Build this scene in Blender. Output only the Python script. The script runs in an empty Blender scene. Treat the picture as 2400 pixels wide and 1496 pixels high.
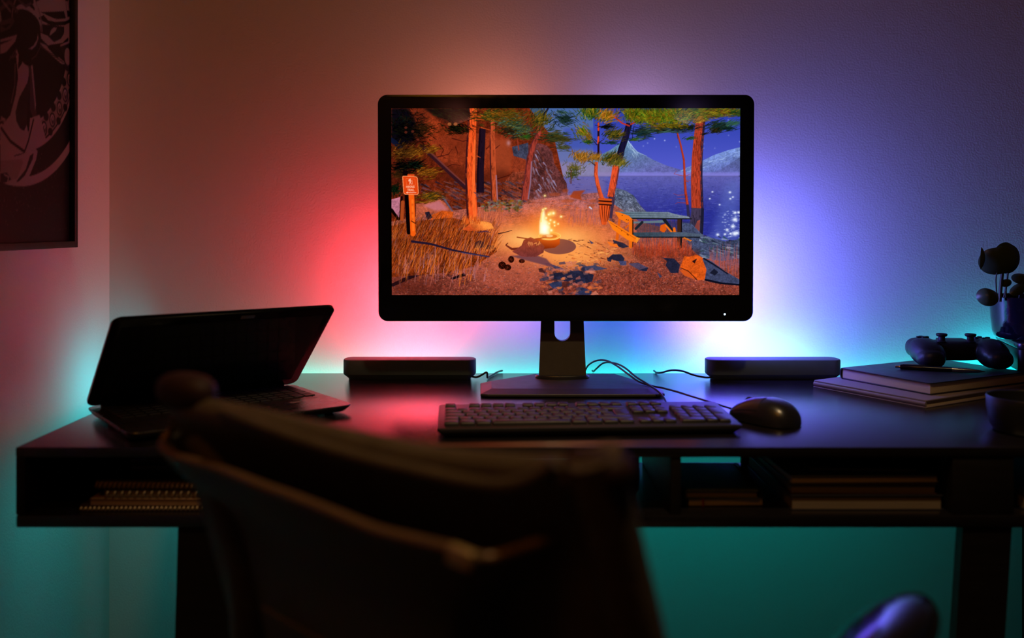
import bpy, bmesh, math, random
from mathutils import Vector, Matrix
random.seed(11)
import numpy as np, math, random

class Canvas:
    """A small painter: filled polygons, tapered strokes, glows. Coordinates are user units mapped by (x0, y0, scale)."""
    def __init__(self, x0, y0, w, h, scale, seed=3):
        self.x0, self.y0, self.s = x0, y0, scale
        self.W, self.H = int(round(w * scale)), int(round(h * scale))
        self.a = np.zeros((self.H, self.W, 3), np.float32)
        self.r = np.random.default_rng(seed)
        self.tex = None

    def _box(self, xs, ys, pad=1.0):
        i0 = max(0, int((min(xs) - self.x0 - pad) * self.s)); i1 = min(self.W, int((max(xs) - self.x0 + pad) * self.s) + 2)
        j0 = max(0, int((min(ys) - self.y0 - pad) * self.s)); j1 = min(self.H, int((max(ys) - self.y0 + pad) * self.s) + 2)
        if i1 <= i0 or j1 <= j0:
            return None
        X = (np.arange(i0, i1, dtype=np.float32) + .5) / self.s + self.x0
        Y = (np.arange(j0, j1, dtype=np.float32) + .5) / self.s + self.y0
        return i0, i1, j0, j1, X[None, :], Y[:, None]

    def _mix(self, b, m, col, add=False):
        i0, i1, j0, j1 = b[:4]
        reg = self.a[j0:j1, i0:i1]
        col = np.asarray(col, np.float32)
        if col.max() > 1.5:
            col = col / 255.
        if add:
            reg += m[..., None] * col
        else:
            reg += m[..., None] * (col - reg)

    def inside(self, pts, X, Y):
        n = len(pts); m = np.zeros((Y.shape[0], X.shape[1]), bool)
        for k in range(n):
            (xa, ya), (xb, yb) = pts[k], pts[(k + 1) % n]
            if ya == yb:
                continue
            c = ((ya > Y) != (yb > Y))
            m ^= c & (X < (xb - xa) * (Y - ya) / (yb - ya) + xa)
        return m

    def poly(self, pts, col, alpha=1., tex=0., soft=None):
        b = self._box([p[0] for p in pts], [p[1] for p in pts])
        if b is None:
            return
        m = self.inside(pts, b[4], b[5]).astype(np.float32) * alpha
        if soft:
            m = blur(m, soft * self.s)
        c = np.asarray(col, np.float32) / 255.
        if tex and self.tex is not None:
            t = self.tex[b[2]:b[3], b[0]:b[1], None]
            c = np.clip(c * (1 + tex * (t - .5) * 2), 0, 1)
        self._mix(b, m, c)

    def grad(self, pts, c0, c1, p0, p1, alpha=1., tex=0.):
        """polygon filled by a linear blend of two colours between points p0 and p1"""
        b = self._box([p[0] for p in pts], [p[1] for p in pts])
        if b is None:
            return
        m = self.inside(pts, b[4], b[5]).astype(np.float32) * alpha
        dx, dy = p1[0] - p0[0], p1[1] - p0[1]
        t = np.clip(((b[4] - p0[0]) * dx + (b[5] - p0[1]) * dy) / (dx * dx + dy * dy), 0, 1)[..., None]
        c = (np.asarray(c0, np.float32) * (1 - t) + np.asarray(c1, np.float32) * t) / 255.
        if tex and self.tex is not None:
            c = np.clip(c * (1 + tex * (self.tex[b[2]:b[3], b[0]:b[1], None] - .5) * 2), 0, 1)
        self._mix(b, m, c)

    def line(self, pts, w0, w1, col, alpha=1., flat=False):
        """tapered polyline"""
        n = len(pts) - 1
        wm = max(w0, w1)
        b = self._box([p[0] for p in pts], [p[1] for p in pts], wm)
        if b is None:
            return
        X, Y = b[4], b[5]
        best = None
        for k in range(n):
            (xa, ya), (xb, yb) = pts[k], pts[k + 1]
            dx, dy = xb - xa, yb - ya
            tr = ((X - xa) * dx + (Y - ya) * dy) / (dx * dx + dy * dy + 1e-9)
            t = np.clip(tr, 0, 1)
            d = np.sqrt((X - xa - t * dx) ** 2 + (Y - ya - t * dy) ** 2)
            u = (k + t) / n
            c = (w0 + (w1 - w0) * u) * .5 - d
            if flat and k == n - 1:
                c = np.minimum(c, (1 - tr) * math.hypot(dx, dy))
            if flat and k == 0:
                c = np.minimum(c, tr * math.hypot(dx, dy))
            best = c if best is None else np.maximum(best, c)
        m = np.clip(best * self.s + .5, 0, 1).astype(np.float32) * alpha
        self._mix(b, m, col)

    def disc(self, x, y, rx, ry, col, alpha=1., soft=0., add=False):
        k = 1 + soft * 2
        b = self._box([x - rx * k, x + rx * k], [y - ry * k, y + ry * k])
        if b is None:
            return
        d = np.sqrt(((b[4] - x) / rx) ** 2 + ((b[5] - y) / ry) ** 2)
        if soft:
            m = np.exp(-(d * 1.0 / (.5 + soft * .5)) ** 2)
        else:
            m = np.clip((1 - d) * min(rx, ry) * self.s + .5, 0, 1)
        self._mix(b, m.astype(np.float32) * alpha, col, add)

    def ring(self, x, y, rx, ry, w, col, a0=0, a1=6.2832, alpha=1., n=60):
        p = [(x + rx * math.cos(a0 + (a1 - a0) * k / n), y + ry * math.sin(a0 + (a1 - a0) * k / n)) for k in range(n + 1)]
        self.line(p, w, w, col, alpha)


def blur(m, r):
    n = max(1, int(r)); k = np.ones(2 * n + 1, np.float32) / (2 * n + 1)
    for _ in range(2):
        m = np.apply_along_axis(lambda v: np.convolve(v, k, 'same'), 0, m)
        m = np.apply_along_axis(lambda v: np.convolve(v, k, 'same'), 1, m)
    return m


def vnoise(rng, H, W, cx, cy):
    g = rng.random((cy + 2, cx + 2)).astype(np.float32)
    x = np.linspace(0, cx, W, dtype=np.float32); y = np.linspace(0, cy, H, dtype=np.float32)
    xi, yi = x.astype(int), y.astype(int)
    xf, yf = x - xi, y - yi
    xf = xf * xf * (3 - 2 * xf); yf = yf * yf * (3 - 2 * yf)
    a = g[yi][:, xi] * (1 - xf) + g[yi][:, xi + 1] * xf
    b = g[yi + 1][:, xi] * (1 - xf) + g[yi + 1][:, xi + 1] * xf
    return a * (1 - yf[:, None]) + b * yf[:, None]


GLYPH = {  # strokes of the capitals on the trail sign, on a 0..1 box
    'H': [[(0, 0), (0, 1)], [(1, 0), (1, 1)], [(0, .5), (1, .5)]],
    'I': [[(.5, 0), (.5, 1)]],
    'K': [[(0, 0), (0, 1)], [(1, 0), (0, .55)], [(.3, .4), (1, 1)]],
    'N': [[(0, 1), (0, 0), (1, 1), (1, 0)]],
    'G': [[(1, .15), (.6, 0), (.15, .1), (0, .5), (.15, .9), (.6, 1), (1, .85), (1, .52), (.6, .52)]],
    'T': [[(0, 0), (1, 0)], [(.5, 0), (.5, 1)]],
    'R': [[(0, 1), (0, 0), (.75, 0), (1, .25), (.75, .5), (0, .5)], [(.5, .5), (1, 1)]],
    'A': [[(0, 1), (.5, 0), (1, 1)], [(.2, .62), (.8, .62)]],
    'L': [[(0, 0), (0, 1), (1, 1)]],
}


def write(c, word, x, y, h, w, gap, col, lw, slant=0.):
    for ch in word:
        ww = w * .3 if ch == 'I' else w
        for st in GLYPH[ch]:
            c.line([(x + p[0] * ww, y + p[1] * h + slant * (p[0] * ww)) for p in st], lw, lw, col)
        x += ww + gap


def paint_screen(SS=2):
    """the forest camp at night shown on the monitor, 816 x 438 picture units"""
    c = Canvas(917.5, 254.5, 816, 438, SS, 5)
    R = c.r
    H, W = c.H, c.W
    fine = vnoise(R, H, W, 400, 215); mid = vnoise(R, H, W, 120, 64); big = vnoise(R, H, W, 28, 15)
    c.tex = (.45 * fine + .35 * mid + .2 * big)
    streak = vnoise(R, H, W, 60, 300)
    U = lambda a, b: float(R.uniform(a, b))

    def tex_poly(pts, col, tex=.35, **k):
        c.poly(pts, col, tex=tex, **k)

    # ---- sky, mountains, mist, lake
    c.grad([(1270, 254), (1735, 254), (1735, 412), (1270, 412)], (50, 66, 168), (92, 98, 205), (1500, 262), (1500, 412))
    c.grad([(1180, 254), (1390, 254), (1390, 440), (1180, 440)], (84, 118, 160), (128, 124, 160), (1300, 254), (1300, 430), alpha=.75)
    c.poly([(1320, 300), (1400, 300), (1400, 352), (1320, 352)], (62, 80, 176), alpha=.7, soft=5)
    for x, y, a in [(1533, 326, .75), (1557, 330, .75), (1517, 336, .35), (1507, 343, .35), (1698, 272, 1), (1490, 291, .5), (1584, 345, .25),
                    (1705, 282, .4), (1648, 348, .3), (1674, 348, .25), (1706, 318, .25), (1732, 333, .5), (1648, 338, .25)]:
        c.disc(x, y, 2.0, 2.0, (225, 230, 255), a, soft=.6)
    # near mountain
    c.grad([(1466, 322), (1472, 334), (1481, 347), (1494, 356), (1510, 364), (1530, 375), (1560, 388), (1600, 400), (1622, 412),
            (1330, 412), (1390, 372), (1430, 352), (1450, 338)], (100, 140, 168), (104, 106, 172), (1470, 325), (1500, 410), tex=.22)
    for k in range(26):
        t = U(0, 1)
        x = 1464 + t * 26 + U(-3, 3); y = 330 + t * 34 + U(-10, 6)
        c.line([(x, y), (x + U(3, 7), y + U(6, 14))], 1.6, .4, (170, 196, 224), U(.3, .8))
    c.line([(1466, 323), (1478, 341), (1494, 358), (1515, 366)], 2.2, .5, (186, 208, 234), .8)
    for k in range(160):
        x = U(1420, 1610); y = U(348, 408)
        if y > 330 + (x - 1466) * .52 + 4 or x < 1470:
            c.line([(x, y), (x, y + U(2, 5))], .9, .4, (72, 100, 118), U(.15, .4))
    # far mountain on the right
    c.grad([(1588, 404), (1604, 395), (1640, 380), (1672, 364), (1704, 353), (1735, 345), (1735, 412), (1580, 412)],
           (124, 150, 214), (98, 108, 178), (1660, 360), (1668, 410), tex=.25)
    c.grad([(1652, 412), (1690, 396), (1735, 368), (1735, 412)], (86, 98, 146), (104, 108, 182), (1735, 370), (1735, 412), tex=.2)
    for k in range(120):
        t = U(0, 1); x = 1592 + t * 142; y = 402 - t * 54 + U(0, 22) * (.35 + .65 * t)
        c.line([(x, y), (x + U(5, 16), y - U(1, 6))], 1.2, .4, (166, 192, 236) if R.random() < .6 else (92, 112, 170), U(.25, .65))
    c.poly([(1395, 404), (1735, 404), (1735, 417), (1395, 417)], (132, 128, 214), alpha=.85, soft=3)
    c.poly([(1300, 380), (1440, 380), (1440, 420), (1300, 420)], (150, 132, 168), alpha=.7, soft=7)
    # water
    c.grad([(1290, 414), (1735, 414), (1735, 610), (1290, 610)], (98, 98, 172), (46, 52, 146), (1500, 414), (1500, 500), tex=.1)
    c.poly([(1290, 414), (1420, 414), (1420, 470), (1290, 470)], (120, 108, 158), alpha=.6, soft=8)
    for k in range(1500):
        y = 417 + 180 * R.random() ** .9; x = U(1330, 1735); L = U(3, 12) * (.6 + (y - 415) / 110)
        col = [(34, 40, 118), (96, 104, 186), (58, 66, 164), (112, 122, 196)][int(U(0, 3.99))]
        c.line([(x, y), (x + L, y + U(-.6, 1.2))], 1.3, .5, col, U(.2, .55))
    c.poly([(1700, 430), (1735, 420), (1735, 600), (1660, 580)], (110, 130, 205), alpha=.4, soft=10)
    for k in range(90):
        x = U(1692, 1735); y = U(495, 556)
        c.disc(x, y, U(1, 4), U(.6, 1.5), (215, 230, 255), U(.3, .9), soft=.5)
    for x, y, r in [(1669, 450, 3), (1710, 451, 4), (1717, 462, 3), (1711, 466, 3.4), (1663, 466, 3), (1686, 480, 3),
                    (1722, 499, 5), (1731, 498, 5), (1722, 515, 8), (1717, 531, 6), (1704, 539, 5), (1722, 548, 8), (1727, 546, 6), (1699, 549, 4), (1682, 550, 5), (1712, 548, 4)]:
        c.disc(x, y, r, r * .8, (235, 243, 255), 1., soft=.5)
    # far shore of pale rock behind the tree pair
    tex_poly([(1440, 440), (1466, 447), (1484, 458), (1494, 474), (1506, 488), (1516, 497), (1440, 500)], (88, 98, 122), .6)
    for k in range(70):
        x = U(1440, 1505); y = U(448, 496)
        if y > 446 + (x - 1470) * .95:
            c.line([(x, y), (x + U(4, 10), y + U(3, 8))], 1.6, .4, (160, 172, 198) if R.random() < .55 else (44, 50, 66), U(.4, .85))

    # ---- rock walls on the left
    c.grad([(917, 254), (1240, 254), (1300, 330), (1335, 480), (917, 520)], (96, 34, 18), (112, 44, 24), (930, 260), (1250, 460), tex=.5)
    c.poly([(960, 254), (1000, 254), (1045, 300), (1060, 330), (1010, 350), (975, 290)], (150, 58, 30), alpha=.8, tex=.3, soft=2)
    tex_poly([(1008, 330), (1042, 318), (1100, 314), (1160, 312), (1192, 322), (1203, 352), (1204, 392), (1192, 420), (1150, 440), (1090, 440), (1040, 400)], (138, 54, 30), .3)
    c.poly([(1150, 330), (1190, 326), (1200, 360), (1198, 400), (1170, 420), (1150, 380)], (158, 70, 42), alpha=.7, soft=3)
    c.poly([(1040, 380), (1110, 400), (1190, 400), (1200, 420), (1150, 440), (1090, 440), (1030, 420)], (74, 28, 18), alpha=.6, soft=8)
    c.poly([(1050, 322), (1100, 318), (1120, 350), (1060, 360)], (120, 46, 26), alpha=.5, soft=6)
    c.disc(1192, 336, 7, 9, (190, 140, 150), .7, soft=.4)
    for pts in [[(1060, 325), (1085, 332), (1110, 327)], [(1030, 340), (1040, 352), (1034, 364), (1045, 372)], [(1020, 370), (1052, 362), (1060, 350)],
                [(1068, 345), (1074, 362)], [(1140, 350), (1150, 340)], [(1160, 350), (1172, 340)], [(1030, 400), (1060, 386), (1080, 388)], [(1165, 420), (1202, 408)]]:
        c.line(pts, 2.2, 1.0, (58, 18, 16), .8)
    tex_poly([(1200, 345), (1238, 335), (1240, 380), (1205, 372)], (62, 64, 84), .4)
    tex_poly([(1204, 366), (1232, 374), (1240, 402), (1200, 404)], (136, 56, 34), .3)
    tex_poly([(1202, 404), (1262, 398), (1270, 470), (1176, 476), (1180, 430)], (128, 58, 40), .5)
    tex_poly([(1238, 340), (1262, 336), (1282, 342), (1294, 356), (1299, 384), (1312, 404), (1328, 430), (1332, 474), (1240, 476)], (96, 52, 52), .5)
    for k in range(90):
        x = U(1248, 1298); y = U(345, 470)
        if x < 1260 + (y - 340) * .5:
            c.line([(x, y), (x + U(3, 9), y + U(8, 18))], 3.4, .6, [(158, 148, 186), (132, 116, 142), (78, 38, 34), (146, 70, 48)][int(U(0, 3.99))], U(.35, .8))
    # slanting slabs of broken rock under the wall
    for k in range(240):
        x = U(985, 1230); y = U(425, 490)
        L = U(8, 24)
        c.line([(x, y), (x + L, y + L * U(.25, .6))], U(2, 5), 1, [(118, 70, 72), (52, 34, 46), (96, 62, 76), (150, 78, 50), (70, 64, 82), (40, 24, 26)][int(U(0, 5.99))], U(.4, .9))
    # fallen trunk leaning across
    c.line([(990, 345), (1040, 392), (1090, 440)], 10, 8, (52, 26, 36), .9)
    c.line([(1012, 360), (1054, 400), (1092, 434)], 4, 3, (122, 62, 58), .8)
    # ---- ground
    c.grad([(917, 520), (1010, 500), (1120, 486), (1240, 470), (1330, 458), (1400, 452), (1440, 480), (1500, 520), (1660, 560), (1735, 590), (1735, 693), (917, 693)],
           (166, 92, 80), (126, 58, 46), (1300, 470), (1300, 690), tex=.45)
    c.poly([(1250, 455), (1410, 450), (1425, 520), (1250, 520)], (162, 104, 118), alpha=.55, soft=8, tex=.4)
    c.poly([(1190, 466), (1290, 466), (1270, 500), (1180, 505)], (172, 104, 106), alpha=.6, soft=6, tex=.4)
    for k in range(700):
        x = U(1130, 1420); y = U(468, 545); L = U(3, 14)
        c.line([(x, y), (x + L, y + U(-2, 1.5))], U(.8, 2.4), .5, [(214, 92, 62), (150, 74, 70), (236, 120, 70), (128, 82, 92), (96, 44, 36), (190, 110, 104)][int(U(0, 5.99))], U(.3, .7))
    c.poly([(1335, 462), (1344, 448), (1372, 446), (1360, 458), (1364, 470)], (160, 62, 26), alpha=.85, soft=1)
    for x, y, w in [(1325, 446, 16), (1300, 455, 30), (1330, 470, 34), (1390, 470, 18), (1385, 482, 20)]:
        c.poly([(x - w / 2, y), (x, y - 4), (x + w / 2, y - 1), (x + w / 3, y + 5), (x - w / 3, y + 5)], (168, 74, 40), alpha=.55, soft=1)
    # firelight pooled on the gravel (part of the picture shown)
    c.disc(1285, 556, 210, 66, (255, 116, 48), .8, soft=.6)
    c.disc(1290, 566, 165, 54, (255, 158, 84), .85, soft=.5)
    c.disc(1275, 558, 115, 34, (255, 214, 128), .9, soft=.5)
    c.disc(1340, 602, 130, 36, (255, 164, 84), .85, soft=.5)
    c.poly([(1190, 590), (1100, 660), (1250, 690), (1300, 620)], (206, 104, 78), alpha=.45, soft=14)
    # gravel grain
    for k in range(5200):
        x = U(918, 1735); y = 560 + 132 * R.random() ** .8
        d = math.hypot((x - 1285) / 200, (y - 560) / 75)
        if d < .75 and R.random() < .85:
            continue
        col = [(214, 126, 110), (84, 36, 34), (236, 150, 120), (52, 26, 30), (170, 82, 50), (196, 110, 96), (226, 84, 34), (112, 84, 104)][int(U(0, 7.99))]
        L = U(.8, 3.6)
        c.line([(x, y), (x + L, y + U(-1.4, 1.4))], U(.7, 1.7), .6, col, U(.3, .8))
    # dark ridge of cast shade on the left floor, twigs
    c.line([(920, 668), (960, 650), (1000, 634), (1025, 624)], 8, 12, (22, 14, 26), .9)
    c.poly([(990, 628), (1010, 604), (1030, 615), (1012, 640)], (24, 16, 32), alpha=.9, soft=1)
    c.poly([(1055, 652), (1088, 640), (1092, 646), (1060, 656)], (20, 12, 18), alpha=.9)
    # ---- pale boulders behind the sign
    tex_poly([(917, 468), (938, 462), (936, 510), (918, 495)], (186, 116, 136), .25)
    c.line([(918, 492), (934, 514)], 7, 6, (20, 8, 10), 1)
    tex_poly([(975, 478), (1000, 474), (1028, 466), (1042, 474), (1060, 495), (1040, 502), (1010, 500), (975, 512)], (176, 88, 64), .35)
    c.poly([(990, 482), (1030, 470), (1052, 492), (1020, 494)], (196, 116, 126), alpha=.8, soft=2)
    tex_poly([(1012, 504), (1036, 494), (1063, 497), (1060, 510), (1036, 520), (1010, 518)], (206, 88, 30), .3)
    c.line([(1038, 462), (1060, 494)], 5, 3, (92, 96, 122), .8)
    c.poly([(996, 498), (1006, 496), (1014, 510), (1002, 516)], (26, 26, 44), alpha=.95)
    # ---- dry grass on the left
    tex_poly([(917, 530), (960, 520), (1020, 514), (1060, 510), (1100, 520), (1150, 552), (1165, 590), (1110, 625), (1040, 640), (917, 650)], (126, 52, 22), .6)
    for k in range(60):
        x = U(925, 1060); y = U(560, 650)
        c.disc(x, y, U(2, 8), U(1.5, 5), (20, 10, 18), U(.4, .8), soft=.3)
    for k in range(2100):
        x = U(917, 1165); y = U(525, 645)
        if y > 650 - (x - 1060) * .6 or y < 505 + max(0, x - 1070) * .3:
            continue
        L = U(10, 34); t = U(.15, 1.0)
        lit = R.random()
        g = min(1, max(0, (x - 917) / 260)) * .5 + .5
        col = [(222, 100, 34), (178, 74, 26), (112, 44, 16), (238, 128, 58), (156, 92, 88), (64, 24, 12)][int(U(0, 5.99))]
        col = tuple(v * (.62 + .38 * g) for v in col)
        c.line([(x, y), (x + L * .35 * t, y - L * .55), (x + L * .75 * t, y - L)], U(.9, 1.7), .4, col, U(.45, .95))
    for k in range(120):
        x = U(930, 1140); y = U(600, 672); L = U(18, 44); t = U(-.1, .7)
        c.line([(x, y), (x + L * .2 * t, y - L * .55), (x + L * .6 * t, y - L)], 1.4, .6, [(240, 124, 44), (206, 116, 100), (184, 122, 130)][int(U(0, 2.99))], U(.5, .95))
    # dark stick
    c.line([(966, 566), (1010, 572), (1060, 586), (1100, 594), (1146, 602)], 5.5, 3.2, (34, 26, 50), .95)
    c.line([(1082, 592), (1145, 602)], 2.2, 1.6, (74, 68, 110), .8)
    c.line([(1030, 578), (1050, 562), (1062, 556)], 1.6, .6, (60, 26, 16), .9)
    c.poly([(1112, 582), (1114, 568), (1124, 563), (1134, 568), (1136, 580)], (70, 38, 40), alpha=.9)
    c.poly([(1138, 584), (1142, 574), (1158, 576), (1162, 584)], (84, 40, 34), alpha=.85)
    for k in range(40):
        x = U(1105, 1170); y = U(580, 592); L = U(8, 28)
        c.line([(x, y), (x + L * .4, y - L)], 1.1, .4, (246, 142, 66), U(.5, .9))
    # rock at the foot of the lit trunk
    c.grad([(1084, 538), (1100, 526), (1118, 518), (1142, 520), (1152, 524), (1158, 536), (1130, 540), (1100, 542)], (252, 150, 70), (196, 80, 36), (1130, 520), (1110, 542), tex=.2)
    c.line([(1120, 545), (1138, 542), (1150, 545)], 2.5, 1.5, (74, 44, 70), .9)
    c.line([(1168, 548), (1186, 544), (1200, 540)], 2.5, 1.2, (52, 26, 26), .9)

    # ---- trunks
    def trunk(pts, w0, w1, col, dark, edge_dark=.35, n=40, band=None):
        c.line(pts, w0, w1, dark, flat=True)
        m = [(p[0] + .12 * w0, p[1]) for p in pts] if edge_dark > 0 else [(p[0] - .12 * w0, p[1]) for p in pts]
        c.line(m, w0 * .78, w1 * .78, col, flat=True)
        for k in range(n):
            t = U(0, .999) * (len(pts) - 1); i = int(t); f = t - i
            x = pts[i][0] * (1 - f) + pts[i + 1][0] * f; y = pts[i][1] * (1 - f) + pts[i + 1][1] * f
            w = w0 + (w1 - w0) * t / (len(pts) - 1)
            o = U(-.42, .42) * w; L = U(6, 16)
            br = 1.22 if R.random() < .4 else .5
            cc = tuple(min(255, v * br) for v in col)
            c.line([(x + o, y), (x + o + U(-1.5, 1.5), y + L)], U(.8, 1.9), .5, cc, U(.35, .8))

    trunk([(1131, 302), (1128, 360), (1126, 400), (1126, 452)], 15, 17, (36, 22, 36), (24, 14, 26), 1, 20)
    trunk([(1154, 276), (1154, 330), (1156, 400), (1160, 474)], 11, 17, (184, 78, 44), (78, 34, 34), 1, 70)
    c.line([(1163, 412), (1166, 470)], 3, 3, (150, 118, 150), .7)
    trunk([(1108, 250), (1106, 300), (1103, 360), (1102, 420), (1105, 470), (1108, 516)], 19, 27, (236, 88, 38), (64, 26, 30), 1, 210)
    c.line([(1113, 330), (1110, 420), (1112, 505)], 5, 8, (255, 122, 56), .55)
    for pts in [[(1118, 274), (1136, 276)], [(1118, 281), (1140, 282)], [(1118, 366), (1126, 370)], [(1075, 278), (1092, 256)], [(1128, 300), (1150, 306)]]:
        c.line(pts, 2.4, 1.2, (206, 84, 36), .9)
    trunk([(1264, 292), (1262, 316), (1250, 340), (1241, 372), (1236, 420), (1228, 470)], 9, 17, (156, 62, 50), (96, 42, 46), 1, 80)
    c.line([(1246, 380), (1243, 430), (1238, 466)], 3, 3, (150, 132, 168), .65)
    c.line([(1266, 294), (1276, 268), (1284, 256)], 7, 4, (30, 26, 48), .95)
    c.line([(1276, 272), (1268, 256)], 2, 1, (30, 26, 48), .9)
    c.line([(1212, 326), (1216, 352)], 3, 3, (150, 58, 40), .8)
    # slim pine in the middle
    c.line([(1402, 290), (1402, 372)], 5, 5, (44, 20, 30), 1)
    c.line([(1402, 290), (1402, 306)], 4, 4, (224, 70, 34), 1)
    c.line([(1402, 322), (1401, 336)], 4, 4, (214, 74, 38), 1)
    trunk([(1397, 380), (1396, 408), (1400, 430), (1406, 452), (1412, 470)], 8, 10, (222, 88, 48), (150, 58, 40), 1, 26)
    for pts in [[(1398, 340), (1384, 322), (1370, 302)], [(1402, 336), (1416, 326)], [(1394, 388), (1384, 380), (1374, 378)], [(1398, 332), (1392, 326)]]:
        c.line(pts, 2.2, 1, (44, 24, 34), .95)
    # twin leaning trunk
    trunk([(1474, 290), (1466, 322), (1456, 350), (1448, 384)], 14, 16, (30, 26, 58), (22, 18, 42), 1, 10)
    trunk([(1444, 388), (1440, 415), (1435, 440), (1431, 462)], 17, 16, (222, 84, 48), (120, 50, 50), -1, 70)
    trunk([(1434, 462), (1432, 480), (1428, 512)], 15, 11, (70, 50, 72), (50, 38, 62), 1, 10)
    for pts in [[(1440, 276), (1458, 290), (1474, 296)], [(1478, 292), (1500, 282)]]:
        c.line(pts, 4, 3, (190, 56, 34), .95)
    # big trunk over the lake
    trunk([(1641, 280), (1636, 330), (1633, 370), (1632, 420), (1634, 490)], 22, 29, (176, 66, 44), (44, 36, 62), -1, 240)
    trunk([(1635, 488), (1633, 520), (1630, 552)], 29, 34, (70, 60, 84), (34, 34, 56), -1, 60)
    c.poly([(1628, 532), (1634, 518), (1640, 516), (1639, 546), (1634, 548)], (204, 84, 58), alpha=.9)
    trunk([(1586, 311), (1594, 340), (1602, 376), (1604, 420), (1606, 450), (1611, 482)], 3.5, 6.5, (178, 62, 40), (110, 40, 36), 1, 10)
    c.line([(1611, 482), (1614, 510)], 6, 8, (52, 48, 76), .9)
    for pts in [[(1604, 413), (1592, 411), (1579, 408), (1585, 400)], [(1604, 414), (1618, 408)], [(1606, 420), (1613, 428)], [(1603, 457), (1588, 458), (1578, 454)],
                [(1606, 476), (1588, 475), (1582, 478)], [(1608, 426), (1618, 423)], [(1603, 466), (1586, 466)]]:
        c.line(pts, 1.5, .6, (164, 60, 54), .85)

    # ---- needles
    def needles(cx, cy, rx, ry, cols, n, L=(6, 14), ang=(0., 6.28), w=1.6, a=(.5, .95)):
        for k in range(n):
            t = U(0, 6.283); q = min(1.35, abs(float(R.normal(0, .62))))
            x = cx + rx * q * math.cos(t); y = cy + ry * q * math.sin(t)
            an = U(*ang); l = U(*L)
            f_ = U(.5, 1.02) if q < .9 else U(.45, .85)
            col = tuple(v * f_ for v in cols[int(U(0, len(cols) - .01))])
            dx, dy = math.cos(an) * l, math.sin(an) * l
            c.line([(x, y), (x + dx * .5, y + dy * .5 + U(-.8, .8)), (x + dx, y + dy)], w * U(.7, 1.4), .5, col, U(*a))
    DK = [(14, 16, 16), (20, 26, 18), (8, 8, 12), (32, 30, 16)]
    OR = [(196, 116, 30), (164, 92, 24), (214, 140, 44), (120, 66, 20), (92, 52, 18)]
    OL = [(96, 92, 30), (120, 104, 30), (66, 78, 34), (148, 112, 34), (46, 62, 34)]
    TL = [(60, 98, 88), (92, 124, 98), (44, 78, 70), (120, 140, 104), (36, 60, 56)]
    YG = [(152, 142, 28), (118, 136, 28), (176, 150, 36), (84, 116, 26), (168, 116, 28), (58, 88, 26), (122, 166, 44)]
    GR = [(40, 96, 40), (62, 116, 40), (30, 72, 40), (100, 130, 40)]
    c.poly([(917, 254), (956, 254), (975, 290), (970, 330), (940, 350), (917, 330)], (16, 16, 26), alpha=.95, soft=3)
    c.poly([(990, 254), (1100, 254), (1100, 280), (1060, 288), (1020, 272)], (16, 16, 16), alpha=.95, soft=3)
    needles(945, 300, 36, 46, DK, 420, (6, 16), (-.6, 1.2), 2.4)
    needles(978, 310, 30, 30, DK + [(96, 48, 22)], 260, (6, 14), (-.5, .9), 2)
    needles(990, 300, 34, 16, [(110, 62, 26), (70, 40, 18), (50, 32, 14)], 150, (5, 12), (-.5, .6))
    c.poly([(917, 322), (930, 330), (955, 358), (950, 362), (930, 346), (917, 334)], (22, 32, 62), alpha=.9)
    needles(950, 280, 20, 10, [(20, 44, 34), (70, 40, 20)], 50)
    for x, y in [(952, 300), (952, 311), (968, 309), (974, 262), (952, 342), (980, 328)]:
        c.disc(x, y, 3.5, 3, (150, 62, 40), .8)
    needles(1060, 268, 42, 14, DK + [(40, 48, 22)], 300, (8, 18), (-.2, .9), 2.4)
    needles(1068, 300, 30, 14, DK + [(58, 54, 22), (44, 36, 16)], 260, (6, 12), (-.2, .9), 2.2)
    for x, y in [(1054, 292), (1068, 292)]:
        c.disc(x, y, 4.5, 4, (168, 96, 52), .8)
    needles(965, 358, 36, 16, OR, 360, (6, 14), (-.9, .2), 1.9)
    needles(935, 360, 16, 20, OR[1:] + [(60, 34, 12)], 200, (6, 12), (-1.3, .3), 1.9)
    needles(1010, 350, 24, 10, OR, 130, (6, 14), (-.6, .1), 1.8)
    needles(938, 392, 20, 14, DK, 160, (8, 16), (-.4, .8), 2.4)
    needles(968, 388, 22, 12, DK + [(22, 54, 36)], 200, (8, 16), (-.8, .4), 2.2)
    needles(930, 410, 14, 12, [(120, 66, 24), (80, 46, 18), (50, 40, 20)], 120, (6, 12), (-1.2, .3))
    needles(1000, 406, 26, 12, OR, 300, (6, 14), (-.6, .1), 1.9)
    needles(925, 446, 14, 13, [(20, 44, 24), (30, 60, 30), (12, 24, 14)], 160, (5, 10), (-2, 1), 1.8)
    needles(1005, 462, 28, 11, [(190, 126, 30), (160, 104, 26), (120, 84, 26), (60, 56, 26)], 260, (6, 14), (-.7, .1), 1.7)
    needles(985, 474, 22, 3, OR, 60, (6, 14), (-.2, .2), 1.5)
    needles(1150, 272, 36, 18, OL + OR[:2], 460, (6, 13), (-.5, .7), 2)
    needles(1196, 288, 36, 24, OL + TL[:2] + [(150, 84, 24)], 620, (6, 14), (-.8, .7), 1.9)
    needles(1190, 266, 34, 13, [(166, 98, 26), (120, 86, 28), (84, 84, 30)], 280, (6, 12), (-.5, .7), 1.8)
    needles(1214, 306, 34, 16, TL + OL[:2], 460, (6, 14), (-.9, .5), 1.7)
    needles(1188, 308, 18, 8, [(60, 34, 20), (40, 40, 30), (90, 60, 26)], 110, (6, 12), (-.5, .5), 1.8)
    needles(1230, 322, 18, 6, GR, 70, (6, 12), (-.6, .4), 1.5)
    needles(1266, 284, 26, 22, OL + [(154, 114, 34)], 380, (6, 14), (-1.6, -.2), 1.9)
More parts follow.
